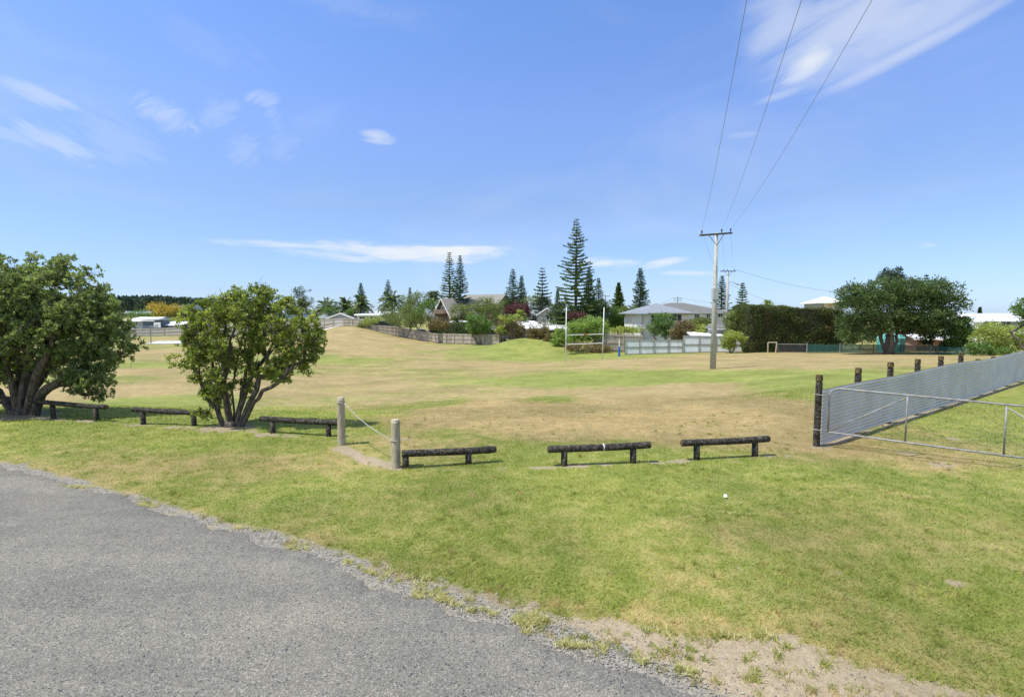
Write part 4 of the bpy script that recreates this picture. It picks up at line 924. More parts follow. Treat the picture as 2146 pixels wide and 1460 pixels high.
# ---- houses
def house(name, label, fl, fr, depth, eave, ridge, kind, wallm, roofm, wins=(), parent=None, oh=.45, base=None, group='houses beyond the field', trim=m_white, hip=.35, doors=()):
    """fl, fr: (px, Y) of the front corners; eave, ridge: photo heights read at the front left corner"""
    a, b_ = gpt(*fl), gpt(*fr); yaw = math.atan2(b_[1]-a[1], b_[0]-a[0]); L = math.hypot(b_[0]-a[0], b_[1]-a[1])
    z0 = (min(a[2], b_[2])-.3) if base is None else base; T = parent or thing(name, label, 'house', (a+b_)/2, group)
    Ym = (fl[1]+fr[1])/2; ze = P((fl[0]+fr[0])/2, eave, Ym)[2]; D = depth; o = (a[0], a[1], 0)
    Yr = Ym + (D/2*math.cos(yaw) if kind in ('side', 'hip') else 0); zr = P((fl[0]+fr[0])/2, ridge, Yr)[2]
    def nb(): return MB(o, yaw)
    mb = nb(); mb.box(0, L, 0, D, z0, ze)
    if kind == 'front': mb.add([(0,0,ze),(L,0,ze),(L/2,0,zr),(0,D,ze),(L,D,ze),(L/2,D,zr)], [(0,1,2),(3,5,4),(0,2,5,3),(1,4,5,2)])
    if kind == 'side': mb.add([(0,0,ze),(0,D,ze),(0,D/2,zr),(L,0,ze),(L,D,ze),(L,D/2,zr)], [(0,2,1),(3,4,5),(0,3,5,2),(1,2,5,4)])
    mb.build('wall', wallm, T)
    mb = nb(); th = .14; up = .06
    if kind == 'front':
        s_ = (zr-ze)/(L/2)
        mb.slab([(-oh,-oh,ze-s_*oh+up),(L/2,-oh,zr+up),(L/2,D+oh,zr+up),(-oh,D+oh,ze-s_*oh+up)], th); mb.slab([(L/2+.001,-oh,zr+up),(L+oh,-oh,ze-s_*oh+up),(L+oh,D+oh,ze-s_*oh+up),(L/2+.001,D+oh,zr+up)], th)
    elif kind == 'side':
        s_ = (zr-ze)/(D/2)
        mb.slab([(-oh,-oh,ze-s_*oh+up),(L+oh,-oh,ze-s_*oh+up),(L+oh,D/2,zr+up),(-oh,D/2,zr+up)], th); mb.slab([(-oh,D/2+.001,zr+up),(L+oh,D/2+.001,zr+up),(L+oh,D+oh,ze-s_*oh+up),(-oh,D+oh,ze-s_*oh+up)], th)
    elif kind == 'hip':
        s_ = (zr-ze)/(D/2); e = ze-s_*oh+up; h_ = hip*D; c = [(-oh,-oh,e),(L+oh,-oh,e),(L+oh,D+oh,e),(-oh,D+oh,e)]; r1_, r2_ = (min(h_,L/2-.05),D/2,zr+up), (max(L-h_,L/2+.05),D/2,zr+up)
        mb.add(c+[r1_, r2_]+[(x,y,z-th) for x,y,z in c], [(0,1,5,4),(1,2,5),(2,3,4,5),(3,0,4),(0,6,7,1),(1,7,8,2),(2,8,9,3),(3,9,6,0),(9,8,7,6)])
    else: mb.slab([(-oh,-oh,ze+up+.1),(L+oh,-oh,ze+up+.1),(L+oh,D+oh,zr+up+.1),(-oh,D+oh,zr+up+.1)], .2)
    mb.build('roof', roofm, T)
    if kind == 'front':
        for xa, xb in ((-oh, L/2), (L+oh, L/2)):
            m3 = nb(); a3 = np.array([xa,-oh-.03,ze-s_*oh+up-.10]); b3 = np.array([xb,-oh-.03,zr+up-.10]); m3.slab([(a3[0],-oh-.07,a3[2]+.13),(b3[0],-oh-.07,b3[2]+.13),(b3[0],-oh-.002,b3[2]+.13),(a3[0],-oh-.002,a3[2]+.13)], .30); m3.build('bargeboard', trim, T)
    mb = nb(); mb.box(-oh+.02, L+oh-.02, -oh-.10, -oh+.02, ze-.20-(0 if kind in ('flat','front') else .1), ze-.04-(0 if kind in ('flat','front') else .1))
    if kind in ('side','hip','flat'): mb.build('gutter', trim, T)
    for w in wins:
        u0, u1, pa, pb = w[:4]; gm = w[4] if len(w) > 4 else m_glass
        zt_, zb_ = P((fl[0]+fr[0])/2, pa, Ym)[2], P((fl[0]+fr[0])/2, pb, Ym)[2]; x0, x1 = u0*L, u1*L; f_ = .07
        m2 = nb()
        for bx in ((x0,x1,zt_-f_,zt_),(x0,x1,zb_,zb_+f_),(x0,x0+f_,zb_+f_,zt_-f_),(x1-f_,x1,zb_+f_,zt_-f_),((x0+x1)/2-f_/2,(x0+x1)/2+f_/2,zb_+f_,zt_-f_)): m2.box(bx[0],bx[1],-.07,-.003,bx[2],bx[3])
        fo = m2.build('window', trim, T); m2 = nb(); m2.box(x0+f_*.9,x1-f_*.9,-.035,-.004,zb_+f_*.9,zt_-f_*.9); m2.build('pane', gm, fo)
    return T, nb, L, z0, ze, zr
# white hip roofed house right of the pines
T, nb, L, z0, ze, zr = house('house', 'long white house with low grey hip roof and raised deck', (1352,88), (1530,92), 8, 652.5, 635, 'hip', m_wall_white, m_roof_grey,
   [(.56,.62,658,666),(.70,.75,658,666),(.84,.90,657,665)], hip=.9)
house('', '', (1343,86), (1441,87.5), 7, 652.5, 636, 'hip', m_wall_white, m_roof_blue, [(.20,.44,658,680),(.66,.86,658,673)], parent=T, hip=.95, oh=.9)
for px in (1326, 1346):
    g_3 = gpt(px, 83.4); mb = MB(); zt = P(px, 656, 83.4)[2]; mb.box(g_3[0]-.07,g_3[0]+.07,83.33,83.47,g_3[2],zt-.15); mb.build('porch_post', m_fpost, T)
g0, g1_ = gpt(1315,82), gpt(1360,82); zt = P(1330,687,82)[2]
mb = MB(); mb.box(g0[0],g1_[0],81.5,86,zt-.18,zt); mb.build('deck', m_pale_light, T)
mb = MB(); mb.box(g0[0]+.1,g1_[0]-.1,81.55,81.62,zt+.35,zt+.47); mb.box(g0[0]+.1,g1_[0]-.1,81.55,81.62,zt+.02,zt+.10)
for k in range(6): xx = g0[0]+.15+(g1_[0]-g0[0]-.4)*k/5; mb.box(xx,xx+.07,81.63,81.70,zt,zt+.45)
mb.build('deck_railing', m_white, T)
p1 = P(1322,657,83.3); p2 = P(1352,657,83.3); p3 = P(1352,650,88); p4 = P(1335,653,88)
mb = MB(); mb.slab([(p1[0],82.6,p1[2]),(p2[0]+.3,82.6,p2[2]),(p3[0]+.3,88,p1[2]+.7),(p4[0]-1,88,p1[2]+.7)], .12); mb.build('porch_roof', m_roof_blue, T)
# A frame house
T, *_ = house('house', 'steep brown gabled house with a shingle roof rising above the olive trees', (912,118), (946,112.5), 10, 661, 625.5, 'front', m_wall_brown, m_roof_brown, [(.42,.66,640,650)], oh=.5, trim=m_wall_cream)
house('', '', (960,121), (1042,117), 8, 636, 617.5, 'side', m_wall_brown, m_roof_brown, [(.2,.4,640,650)], parent=T)
mb = MB(); aA, aB = gpt(912,118), gpt(946,112.5); yw = math.atan2(aB[1]-aA[1], aB[0]-aA[0]); LL = math.hypot(*(aB-aA)[:2]); mb = MB((aA[0],aA[1],0), yw); zb = P(929,656,115)[2]
mb.box(LL*.18,LL*.82,-1.2,-.01,zb-.15,zb); mb.box(LL*.18,LL*.82,-1.2,-1.14,zb+.01,zb+.8); mb.build('balcony', m_wall_brown, T)
# white gable house
house('house', 'small white gabled house with a blue grey roof and a dark window, behind the carport', (1128,104), (1167,103), 7, 657.5, 645, 'front', m_wall_cream, m_roof_blue, [(.42,.80,660,671)], oh=.4)
T = C.objects[-1]
hs = [o for o in C.objects if o.get('category') == 'house'][-1]
house('', '', (1104,105), (1129,104.6), 6, 657.5, 645, 'side', m_wall_cream, m_roof_blue, [(.45,.85,659,671)], parent=hs, oh=.3)
# grey gable house at the crest
house('house', 'low house with a blue grey gable above the pale fence on the crest', (688,126), (742,125), 8, 666, 656, 'front', m_wall_grey, m_roof_blue, oh=.3, trim=m_wall_white)
hs = [o for o in C.objects if o.get('category') == 'house'][-1]
house('', '', (672,127), (700,126.5), 7, 664, 655.5, 'side', m_wall_grey, m_roof_blue, parent=hs, oh=.3)
house('house', 'long low building with a flat white roof behind the olive shrub on the crest', (748,124), (800,123), 7, 659.5, 657, 'flat', m_wall_cream, m_roof_white, [(.1,.35,663,668),(.55,.8,663,668)])
house('house', 'flat roofed pale building behind the dark spreading shrub', (762,140), (818,139), 7, 656.5, 654, 'flat', m_wall_grey, m_roof_white)
# far left group
house('house', 'low shed like house with a bright white roof beside the big dark tree', (268,135), (318,133), 8, 671, 664.5, 'side', m_wall_grey, m_roof_white, [(.25,.45,674,681)])
house('shed', 'tall slate blue shed behind the basketball backboard', (300,128), (326,127), 4, 671.5, 669.5, 'flat', m_wall_blue, m_roof_blue, oh=.2, group='sheds and shelters')
house('shed', 'slate blue shed with a low white roof right of the backboard', (345,130), (388,129), 6, 680, 673.5, 'side', m_wall_blue, m_roof_white, oh=.2, group='sheds and shelters')
house('house', 'distant dark gabled house in front of the forest edge', (348,185), (392,180), 12, 661, 640, 'front', m_dark, m_wall_blue, [(.35,.6,650,657)], oh=.5)
house('house', 'distant low grey house right of the dark gable', (392,190), (440,188), 10, 660, 654.5, 'side', m_wall_grey, m_roof_grey, [(.1,.3,662,666)])
house('shed', 'grey low shed between the golden tree and the yellow green near tree', (372,150), (410,149), 6, 676, 670, 'side', m_wall_grey, m_roof_grey, oh=.2, group='sheds and shelters')
# right hand side
house('house', 'long white roofed building at the right with a grey wall above the pale green shrubs', (1985,76), (2190,70), 9, 669, 657.5, 'side', m_wall_grey, m_roof_white, [(.55,.66,672,682)], oh=.5)
house('shed', 'small white block in front of the long white roofed building', (2037,70), (2057,69.5), 4, 672, 670, 'flat', m_wall_white, m_roof_white, oh=.1, group='sheds and shelters')
house('house', 'blue grey upper storey with a white roof peeping over the tall hedge', (1712,100), (1768,99), 8, 632.5, 622, 'hip', m_wall_blue if False else m_wall_grey, m_roof_white, [(.22,.62,634,645,m_curtain)], oh=.8)
house('shed', 'white walled shed and brick base seen under the spreading pine', (1918,64), (1985,63), 5, 707, 700, 'side', m_brick, m_roof_white, oh=.4, group='sheds and shelters')
# carports and shelters among the yards
house('carport', 'white roofed carport with a dark gable end beneath the white gabled house', (1104,92), (1142,95), 7, 686, 673, 'side', m_dark, m_roof_white, oh=.5, group='sheds and shelters')
house('carport', 'low white awning at the foot of the tallest pine', (1140,90), (1190,90), 4, 689, 684, 'flat', m_dark, m_roof_white, oh=.3, group='sheds and shelters')
house('shed', 'long white roof showing just above the rounded clipped hedge', (938,108), (975,107), 5, 677, 673, 'flat', m_wall_grey, m_roof_white, oh=.2, group='sheds and shelters')
house('shed', 'small charcoal shed beside the round bright green tree', (1027,98), (1050,97.5), 4, 688, 684, 'flat', m_dark, m_roof_grey, oh=.2, group='sheds and shelters')
house('shelter', 'small grey hip roofed garden shelter behind the concrete pole', (1486,70), (1522,70), 3, 686, 676.5, 'hip', m_wall_grey, m_roof_grey, oh=.3, group='sheds and shelters', hip=.5)
house('shed', 'low white roof showing over the higher panel fence', (1450,69), (1514,68.5), 3, 705, 699.5, 'flat', m_wall_grey, m_roof_white, oh=.1, group='sheds and shelters')
for o in C.objects:
    if o.type == 'EMPTY' and o.name.split('.')[0] in ('shed','carport','shelter'): o['category'] = o.name.split('.')[0]
# tent
c = gpt(1866, 62); T = thing('garden_tent', 'turquoise canvas tent behind the trunk of the spreading pine', 'tent', c); r = 1.45; zt = P(1866,697,62)[2]; ze = P(1866,708,62)[2]; vs = []; fs = []
for j, (rr2, z) in enumerate(((r*.95,c[2]),(r,ze),(r*.85,ze+(zt-ze)*.55),(r*.45,ze+(zt-ze)*.9),(.05,zt))):
    for k in range(12): a_ = k*math.pi/6; vs.append((c[0]+rr2*math.cos(a_), c[1]+rr2*math.sin(a_), z))
fs = [(j*12+k, j*12+(k+1)%12, (j+1)*12+(k+1)%12, (j+1)*12+k) for j in range(4) for k in range(12)]
mesh_obj('canopy', vs[12:], [tuple(i-12 for i in f) for f in fs[12:]], m_tent, T); mesh_obj('side_wall', vs[:24], fs[:12], m_tent, T)

# ---- parked cars behind the fence
def car(label, px, Y, yaw, matc):
    g_3 = gpt(px, Y); T = thing('parked_car', label, 'car', g_3, 'cars parked in the yards')
    def nb(): return MB(g_3, yaw)
    prof = [(-2.1,.35),(-2.15,.75),(-2.0,.92),(-1.1,.98),(-.55,1.40),(.9,1.42),(1.65,1.0),(2.1,.92),(2.15,.4)]
    mb = nb(); n = len(prof); mb.add([(x,-.85,z) for x,z in prof]+[(x,.85,z) for x,z in prof], [tuple(range(n))[::-1], tuple(range(n,2*n))]+[(i,(i+1)%n,(i+1)%n+n,i+n) for i in range(n)])
    o = mb.build('body', matc, T); bv = o.modifiers.new('bevel', 'BEVEL'); bv.width = .08; bv.segments = 2
    mb = nb()
    for y in (-.865,.835): mb.add([(-.95,y,1.0),(1.45,y,1.0),(.85,y,1.34),(-.52,y,1.33),(-.95,y+.03,1.0),(1.45,y+.03,1.0),(.85,y+.03,1.34),(-.52,y+.03,1.33)], [(0,1,2,3),(7,6,5,4),(0,4,5,1),(1,5,6,2),(2,6,7,3),(3,7,4,0)])
    mb.build('windows', m_glass, T)
    for x in (-1.35,1.35):
        for y in (-.87,.87): mb = nb(); mb.tube([(x,y-.1,.32),(x,y+.1,.32)], .32, 14); mb.build('wheel', m_dark, T)
m_silver = simple('silver_paint', (.45,.46,.47), (.5,.51,.52), 3, .3, .4); m_maroon = simple('dark_car_paint', (.03,.03,.035), (.04,.04,.045), 3, .3)
for args in (('silver car roof behind the weathered fence left of the clipped hedge', 880, 109, .2, m_silver), ('dark car on the crest under the spreading shrub', 798, 113.5, .1, m_maroon)):
    car(*args)
for o in C.objects:
    if o.get('category') == 'car': o.location.z += (.75 if 'silver' in o['label'] else .9)

# ---- norfolk pines
def norfolk(label, px, ptop, w, Y, mat=L_nor, gap=1.0, dens=1.0, lowpy=None, seed=0, up=.25, name='norfolk_pine', leafL=.42, colw=1.0):
    rg = np.random.default_rng(seed+px); b = gpt(px, Y); zt = P(px, ptop, Y)[2]; Hh = zt-b[2]; Rm = w/2/F*Y*1.12
    T = thing(name, label, 'pine tree', b, 'norfolk pines behind the houses')
    mb = MB(); mb.tube([b-np.array([0,0,.2]), b+np.array([0,0,Hh*.5]), b+np.array([0,0,Hh*.97]), b+np.array([0,0,Hh])], [Hh*.014+.05, Hh*.009+.03, .02, .01], 7)
    z = Hh*.10; C_ = []; D_ = []; TT = []; LL_ = []; rng_w = rg.uniform(.82, 1.16, 40)
    while z < Hh*.985:
        f = (z/Hh); prof = Rm*max(.05, (1-f)**.88*min(1, .78+f*1.4)*rng_w[int(f*39)]); nb_ = rg.integers(5,7) if f < .9 else 4; ph = rg.random()*6.28
        for k in range(nb_):
            if rg.random() > dens*.93: continue
            a = ph+k*2*math.pi/nb_+rg.normal()*.14; Lb = prof*rg.uniform(.70,1.18); d = np.array([math.cos(a), math.sin(a), 0]); m = max(4, int(Lb/.11)); o0 = b+np.array([0,0,z])
            tilt = up*(.3+f) 
            s_ = np.linspace(.08,1,m); pts_ = o0+d*Lb*s_[:,None]+np.array([0,0,1])*((tilt*Lb)*(s_**1.8)-.10*Lb*s_*(1-f))[:,None]
            mb.tube([pts_[0]-d*Lb*.08, pts_[m//2], pts_[-1]], [.035+.01*(1-f),.025,.01], 3, caps=False)
            reps = 5
            for r_ in range(reps):
                side = np.cross(d,(0,0,1)); off = side*(rg.normal(size=(m,1))*.25*np.minimum(1, Lb)*(1.15-s_[:,None]*.6)*colw)+np.array([0,0,1])*np.abs(rg.normal(size=(m,1)))*.05
                C_.append(pts_+off); D_.append(unit(d*.9+side*rg.normal(size=(m,1))*.7+np.array([0,0,1])*(.35+rg.normal(size=(m,1))*.3))); TT.append(rg.random(m)*.7+.2*rg.random()); LL_.append(np.full(m, leafL*(.75+.5*rg.random())*(1.0-.35*f)))
        z += gap*Hh/30*(1.18-.45*f)*rg.uniform(.9,1.1)
    mb.build('trunk', m_bark_far, T, smooth=True)
    C_ = np.vstack(C_); D_ = np.vstack(D_); leaves('crown', C_, D_, np.concatenate(LL_), np.concatenate(LL_)*.42, np.concatenate(TT), mat, T)
for a in [
 ('mid height norfolk pine standing behind the palms on the crest', 758,593,42,138, L_nor,.9),
 ('slender norfolk pine rising behind the single big palm', 815,585,48,150, L_nor,.95),
 ('small faint norfolk pine tip behind the broad pine beside the shingle house', 860,602,30,165, L_nor,.9),
 ('airy tall norfolk pine, left one of the pair above the shingle house', 943,527,70,124, L_nord,.95),
 ('dense dark norfolk pine, right one of the pair above the shingle house', 965,535,66,118, L_nor,.75),
 ('open norfolk pine, left one of the pair above the purple tree', 1075,562,60,112, L_nor,1.0),
 ('shorter norfolk pine touching the right side of the open pair partner', 1093,577,46,116, L_nor,.85),
 ('norfolk pine with widely spaced drooping tiers left of the tallest pine', 1136,556,66,106, L_nor,1.55),
 ('tallest norfolk pine of all, directly behind the left goal upright', 1206,457,118,94, L_nord,.85),
 ('tiny norfolk pine tip left of the tallest pine', 1168,603,22,130, L_nor,.9),
 ('narrow norfolk pine close on the right of the tallest pine', 1233,560,52,108, L_nor,.8),
 ('thin tipped norfolk pine, second to the right of the tallest pine', 1253,583,46,112, L_nor,1.1),
 ('short dense cone shaped pine between the goal and the broad norfolk pine', 1295,592,44,112, L_nord,.5),
 ('broad norfolk pine above the left end of the white hip roof', 1340,560,62,110, L_nor,.8),
 ('norfolk pine showing between the two concrete poles', 1510,577,56,108, L_nor,1.05),
 ('small neat tiered norfolk pine right of the second concrete pole', 1553,592,46,88, L_nord,1.5),
 ('norfolk pine tip poking out above the spreading pine', 1934,572,40,84, L_nor,1.5),
 ('tiny dark conifer above the long white roof', 2050,643,16,120, L_nor,.7)]:
    norfolk(*a)

# ---- palms
def palm(label, px, ptop, w, Y, seed=1, mat=L_palm, nf=56, name='palm_tree', group='date palms beyond the fence'):
    rg = np.random.default_rng(seed+px); b = gpt(px, Y); Rm = w/2/F*Y; zt = P(px, ptop, Y)[2]; hc = zt-Rm*.75
    T = thing(name, label, 'palm tree', b, group); mb = MB(); mb.tube([b-np.array([0,0,.1]), np.array([b[0],b[1],hc-.4]), np.array([b[0],b[1],hc+.1])], [.32,.28,.38], 9, jit=.06); mb.build('trunk', m_bark_far, T)
    C_, D_, TT = [], [], []
    for k in range(nf):
        a = rg.random()*6.28; el = rg.uniform(-.55, 1.35); d = np.array([math.cos(a), math.sin(a), 0]); m = 16; s_ = np.linspace(.05,1,m)
        x = Rm*1.05*s_*math.cos(el)*1.1; z = Rm*(s_*math.sin(el)*1.25-.55*s_**2.2*(.6+.5*math.cos(el))); pts_ = np.array([b[0],b[1],hc])+d*x[:,None]+np.array([0,0,1])*z[:,None]
        side = np.cross(d,(0,0,1)); tang = unit(np.gradient(pts_, axis=0))
        for sg in (-1,1):
            C_.append(pts_); D_.append(unit(side*sg*.75+tang*.75+np.array([0,0,-.15])+rg.normal(size=(m,3))*.06)); TT.append(np.full(m, rg.random()*.9))
    n = sum(len(c_) for c_ in C_); C_ = np.vstack(C_); D_ = np.vstack(D_); sc = max(.35, Rm*.30)
    leaves('fronds', C_, D_, sc*(.7+.4*RNG.random(n)), sc*.22, np.concatenate(TT), mat, T)
for a in [('bushy date palm left of the grey gable on the crest', 686,628,54,132), ('date palm behind the fence corner on the crest', 726,627,50,131), ('date palm in front of the mid height norfolk pine', 756,621,46,129),
          ('big date palm in front of the slender norfolk pine', 822,613,52,127), ('tall trunked date palm at the left wall of the shingle house', 909,612,42,124), ('short date palm under the flat topped pine', 633,628,42,132),
          ('small distant palm in front of the forest', 400,640,30,175)]:
    palm(*a)
palm('spiky cabbage tree at the corner of the white gabled house', 1090, 650, 26, 96, 5, L_lime, 60, 'cabbage_tree', 'cabbage trees'); palm('cabbage tree tip poking above the tall clipped hedge', 1605, 630, 24, 72, 6, L_lime, 40, 'cabbage_tree', 'cabbage trees')

# ---- broadleaf trees and bushes beyond the field
BLF = [
 ('pine_tree','flat topped layered pine above the short palm','tree',632,140,[(632,612,18,9),(620,626,16,8),(644,630,17,8),(630,638,20,8)],L_dark,60,30,.34),
 ('pine_tree','broad dark pine left of the shingle house','tree',868,128,[(855,632,22,16),(882,626,24,15),(868,645,30,16)],L_olive,70,36,.36),
 ('spreading_shrub','wide dark olive shrub spreading over the weathered fence','shrub',850,106,[(850,663,44,15),(818,668,20,12),(880,668,22,14),(845,650,22,10)],L_olive,90,50,.30),
 ('garden_bush','low olive bush at the crest end of the fence','bush',783,110,[(783,671,20,8),(768,675,12,7)],L_lime,30,40,.26),
 ('garden_bush','small bush growing in front of the fence on the crest','bush',757,109,[(757,683,8,7)],L_olive,16,40,.22),
 ('garden_bush','silvery pink bush beneath the brown gable','bush',900,108,[(898,664,13,8),(906,668,10,7)],L_silver,26,40,.26),
 ('garden_bush','rusty olive bush at the left end of the rounded hedge','bush',920,100,[(920,678,24,10),(908,684,14,8),(930,685,14,7)],L_brown,50,45,.26),
 ('garden_tree','grey olive tree against the roof of the shingle house','tree',962,106,[(966,652,20,15),(958,666,16,10),(978,662,18,14)],L_olive,60,45,.30),
 ('garden_tree','large layered olive tree covering the right end of the shingle house','tree',1020,102,[(1015,640,36,17),(1032,655,28,20),(1000,660,24,20),(1040,672,22,14),(990,672,18,12)],L_olive,120,50,.30),
 ('garden_tree','rounded bright green tree beside the rounded hedge','tree',1005,93,[(1003,672,25,17),(1008,690,24,12),(992,684,16,14),(1022,684,14,14)],L_green,80,50,.28),
 ('garden_tree','grey green tree top behind the purple tree','tree',1072,114,[(1072,634,24,12),(1062,645,16,10)],L_olive,40,40,.3),
 ('purple_tree','dark purple leaved tree left of the white gabled house','tree',1083,104,[(1085,646,25,13),(1070,652,16,10),(1098,655,14,10)],L_purple,70,50,.28),
 ('purple_bush','dark purple foliage between the goal uprights','bush',1210,82,[(1210,663,20,8),(1222,668,14,8)],L_purple,40,45,.24),
 ('garden_bush','bush half yellow green and half brown at the left of the grassy mound','bush',1070,86,[(1062,680,22,18),(1085,686,20,18),(1052,697,14,14),(1075,700,22,12)],L_brown,80,55,.24),
 ('garden_bush','yellow green crown leaning over the left of the brown bush','bush',1056,85,[(1064,668,18,8),(1048,690,10,10)],L_lime,36,45,.24),
 ('garden_bush','brown green bush on top of the grassy mound','bush',1130,83,[(1128,692,20,15),(1116,700,12,12),(1142,702,16,11)],L_brown,70,50,.24),
 ('garden_bush','low brown scrub right of the grassy mound top','bush',1163,81,[(1160,708,18,10),(1148,714,10,7)],L_brown,36,45,.24),
 ('flax_clump','green flax like clump at the right foot of the mound','bush',1180,77,[(1176,700,16,12),(1190,708,14,12),(1172,716,14,10)],L_bright,50,45,.30),
 ('round_bush','large round light green bush behind the goal','bush',1232,72,[(1232,683,38,19),(1210,690,24,16),(1256,692,24,18),(1232,700,36,14),(1205,712,18,12)],L_bright,170,60,.24),
 ('garden_bush','low shaded scrub under the round light green bush','bush',1228,69.5,[(1228,728,38,9),(1200,728,16,9),(1256,732,24,7)],L_brown,60,50,.20),
 ('garden_tree','dense mid green tree right of the goal','tree',1290,98,[(1290,660,26,18),(1275,676,22,16),(1305,672,24,18),(1320,684,20,12)],L_green,100,50,.32),
 ('garden_tree','dark spreading tree in front of the narrow norfolk pines','tree',1240,99,[(1245,648,32,12),(1265,640,20,12),(1225,655,28,12)],L_dark,70,45,.34),
 ('garden_tree','dark tree under the tallest pine','tree',1185,97,[(1180,650,34,14),(1170,668,26,14),(1195,672,22,14)],L_dark,80,45,.34),
 ('garden_tree','olive tree below the norfolk pine with drooping tiers','tree',1120,108,[(1122,632,26,14),(1140,638,20,12)],L_olive,50,45,.32),
 ('garden_tree','grey green tree beside the porch of the white house','tree',1322,94,[(1320,652,20,12),(1336,662,14,12)],L_olive,50,45,.3),
 ('garden_bush','lime green ground plants below the deck','bush',1305,76,[(1300,692,22,5),(1328,693,20,5)],L_lime,36,45,.22),
 ('garden_tree','feathery olive tree hiding the middle of the white house','tree',1388,76,[(1388,672,24,16),(1376,686,18,14),(1402,684,18,14),(1388,698,22,8)],L_green,90,50,.24),
 ('flax_clump','bronze and lime flax on the bank right of the feathery tree','bush',1450,73,[(1440,690,24,12),(1420,698,18,9),(1432,680,14,8)],L_brown,60,45,.26),
 ('flax_clump','bright lime plants on the bank above the higher panel fence','bush',1475,72,[(1472,692,22,10),(1490,696,18,7)],L_lime,50,45,.26),
 ('garden_bush','olive bush on the bank behind the flax','bush',1455,75,[(1458,676,22,7),(1478,676,14,6)],L_olive,40,45,.24),
 ('garden_tree','brown olive tree leaning against the left end of the tall hedge','tree',1545,66,[(1545,666,26,20),(1532,682,18,14),(1558,684,16,16),(1540,695,14,10)],L_olive,110,50,.22),
 ('garden_tree','small lime green tree growing in front of the higher panel fence','tree',1533,62,[(1536,704,24,9),(1524,716,14,9),(1548,710,14,8),(1530,725,16,7)],L_lime,70,45,.20),
 ('garden_tree','grey topped tree rising behind the spreading pine','tree',1867,80,[(1858,576,14,15),(1878,572,13,12),(1868,590,26,14),(1884,584,10,10)],L_forest,70,50,.26),
 ('garden_bush','dark scrub filling the space behind the trunk of the spreading pine','bush',1800,68,[(1800,702,40,14),(1845,700,26,12),(1900,704,30,12),(1780,712,20,14)],L_dark,90,50,.24),
 ('garden_bush','olive scrub behind the weathered fence left of the silver car','bush',830,116,[(800,676,26,6),(835,676,26,8)],L_olive,50,45,.28),
 ('garden_tree','dark tree filling the yard behind the wide olive shrub','tree',885,120,[(890,650,22,18),(905,640,16,12),(870,660,20,12)],L_green,60,45,.32),
 ('garden_tree','dark bushy tree in front of the long white roofed building','tree',2015,56,[(2012,685,22,22),(2022,700,20,18),(2000,705,18,18),(2028,675,10,12),(2015,722,26,12)],L_green,120,50,.20),
 ('garden_bush','dark scrub beneath the right side of the spreading pine','bush',1965,58,[(1960,700,30,8),(1940,712,14,12),(1990,725,20,12)],L_dark,60,45,.22),
 ('garden_bush','pale green shrub mass beyond the far end of the corrugated fence','bush',2100,52,[(2085,692,34,14),(2130,698,34,14),(2065,712,24,18),(2110,718,36,16),(2150,715,30,20),(2080,730,30,10)],L_lime,150,50,.20),
 ('garden_bush','dark green low bush under the pale green shrubs','bush',2075,50,[(2060,732,22,9),(2095,738,26,7),(2040,730,12,10)],L_green,60,45,.18),
 ('garden_tree','green tree edge entering the picture at the far right','tree',2165,44,[(2165,648,30,22),(2170,672,24,16)],L_green,70,50,.18),
 ('golden_tree','tree with golden topped layers beside the dark gable','tree',348,140,[(330,648,20,8),(352,654,26,10),(372,655,16,8),(345,668,28,10)],L_yel,80,45,.34),
 ('garden_bush','pale green bush at the foot of the golden tree','bush',350,134,[(350,677,14,7),(362,672,10,6)],L_lime,24,40,.3),
 ('garden_tree','low green trees behind the bright white roof','tree',292,150,[(285,660,22,7),(310,662,18,6)],L_green,40,40,.36),
 ('garden_tree','dull green tree between the small palm and the yellow green near tree','tree',430,150,[(425,668,24,10),(450,662,26,12),(395,668,16,8)],L_olive,50,40,.36),
 ('garden_tree','dark tree mass behind the near yellow green tree','tree',520,150,[(500,664,40,12),(560,664,36,12)],L_olive,60,40,.36),
 ('garden_bush','bush beside the stem of the bushy date palm','bush',690,128,[(684,650,14,9),(700,655,10,6)],L_green,24,40,.3),
 ('garden_bush','dark bush at the foot of the date palm on the fence corner','bush',738,127,[(736,655,14,7)],L_green,20,40,.3),
]
for nm, lab, cat, px, Y, lob, mt, ncl, per, lf in BLF:
    broadleaf(nm, lab, cat, px, Y, lob, mt, ncl=ncl, per=per, leaf=lf, r0=.16 if cat == 'tree' else .08, rc=.17, group=('garden trees beyond the field' if cat == 'tree' else 'garden bushes and shrubs beyond the field'),
      tint=((.55,1.0) if mt is L_yel and False else (0,.9)))
gt = [o for o in C.objects if o.name.startswith('golden_tree')][0]
LB = lobes_px([(330,644,18,6),(352,650,26,8),(372,651,15,6),(338,664,16,4)], 139.5); cl = clump_points(LB, 60, .5, 1.0); off = RNG.normal(size=(len(cl)*40,3))*.5
leaves('blossom', np.repeat(cl,40,0)+off, unit(off+np.array([0,0,1.2])), .4, .22, RNG.random(len(off)), leafmat('golden_blossom', (.36,.31,.06), (.62,.44,.09), trans=.3), gt)
# spreading pine on the right
lob = [(1800,622,44,26),(1850,612,50,26,0),(1905,612,52,26),(1960,615,44,28),(1990,640,28,24),(1790,655,38,32),(1850,650,55,36),(1920,652,55,36),(1975,668,32,22),(1830,680,46,20),(1905,682,46,16),(1950,690,34,10),(1780,690,22,24)]
T = broadleaf('spreading_pine','wide spreading flat crowned pine with a thick trunk behind the green shade cloth','tree',1863,56,lob,L_pine,ncl=620,per=62,leaf=.30,lw=.36,r0=.36,rc=.14,group=None,lo=.45,tint=(0,.95),stems=5,fork=(2.2,.45))
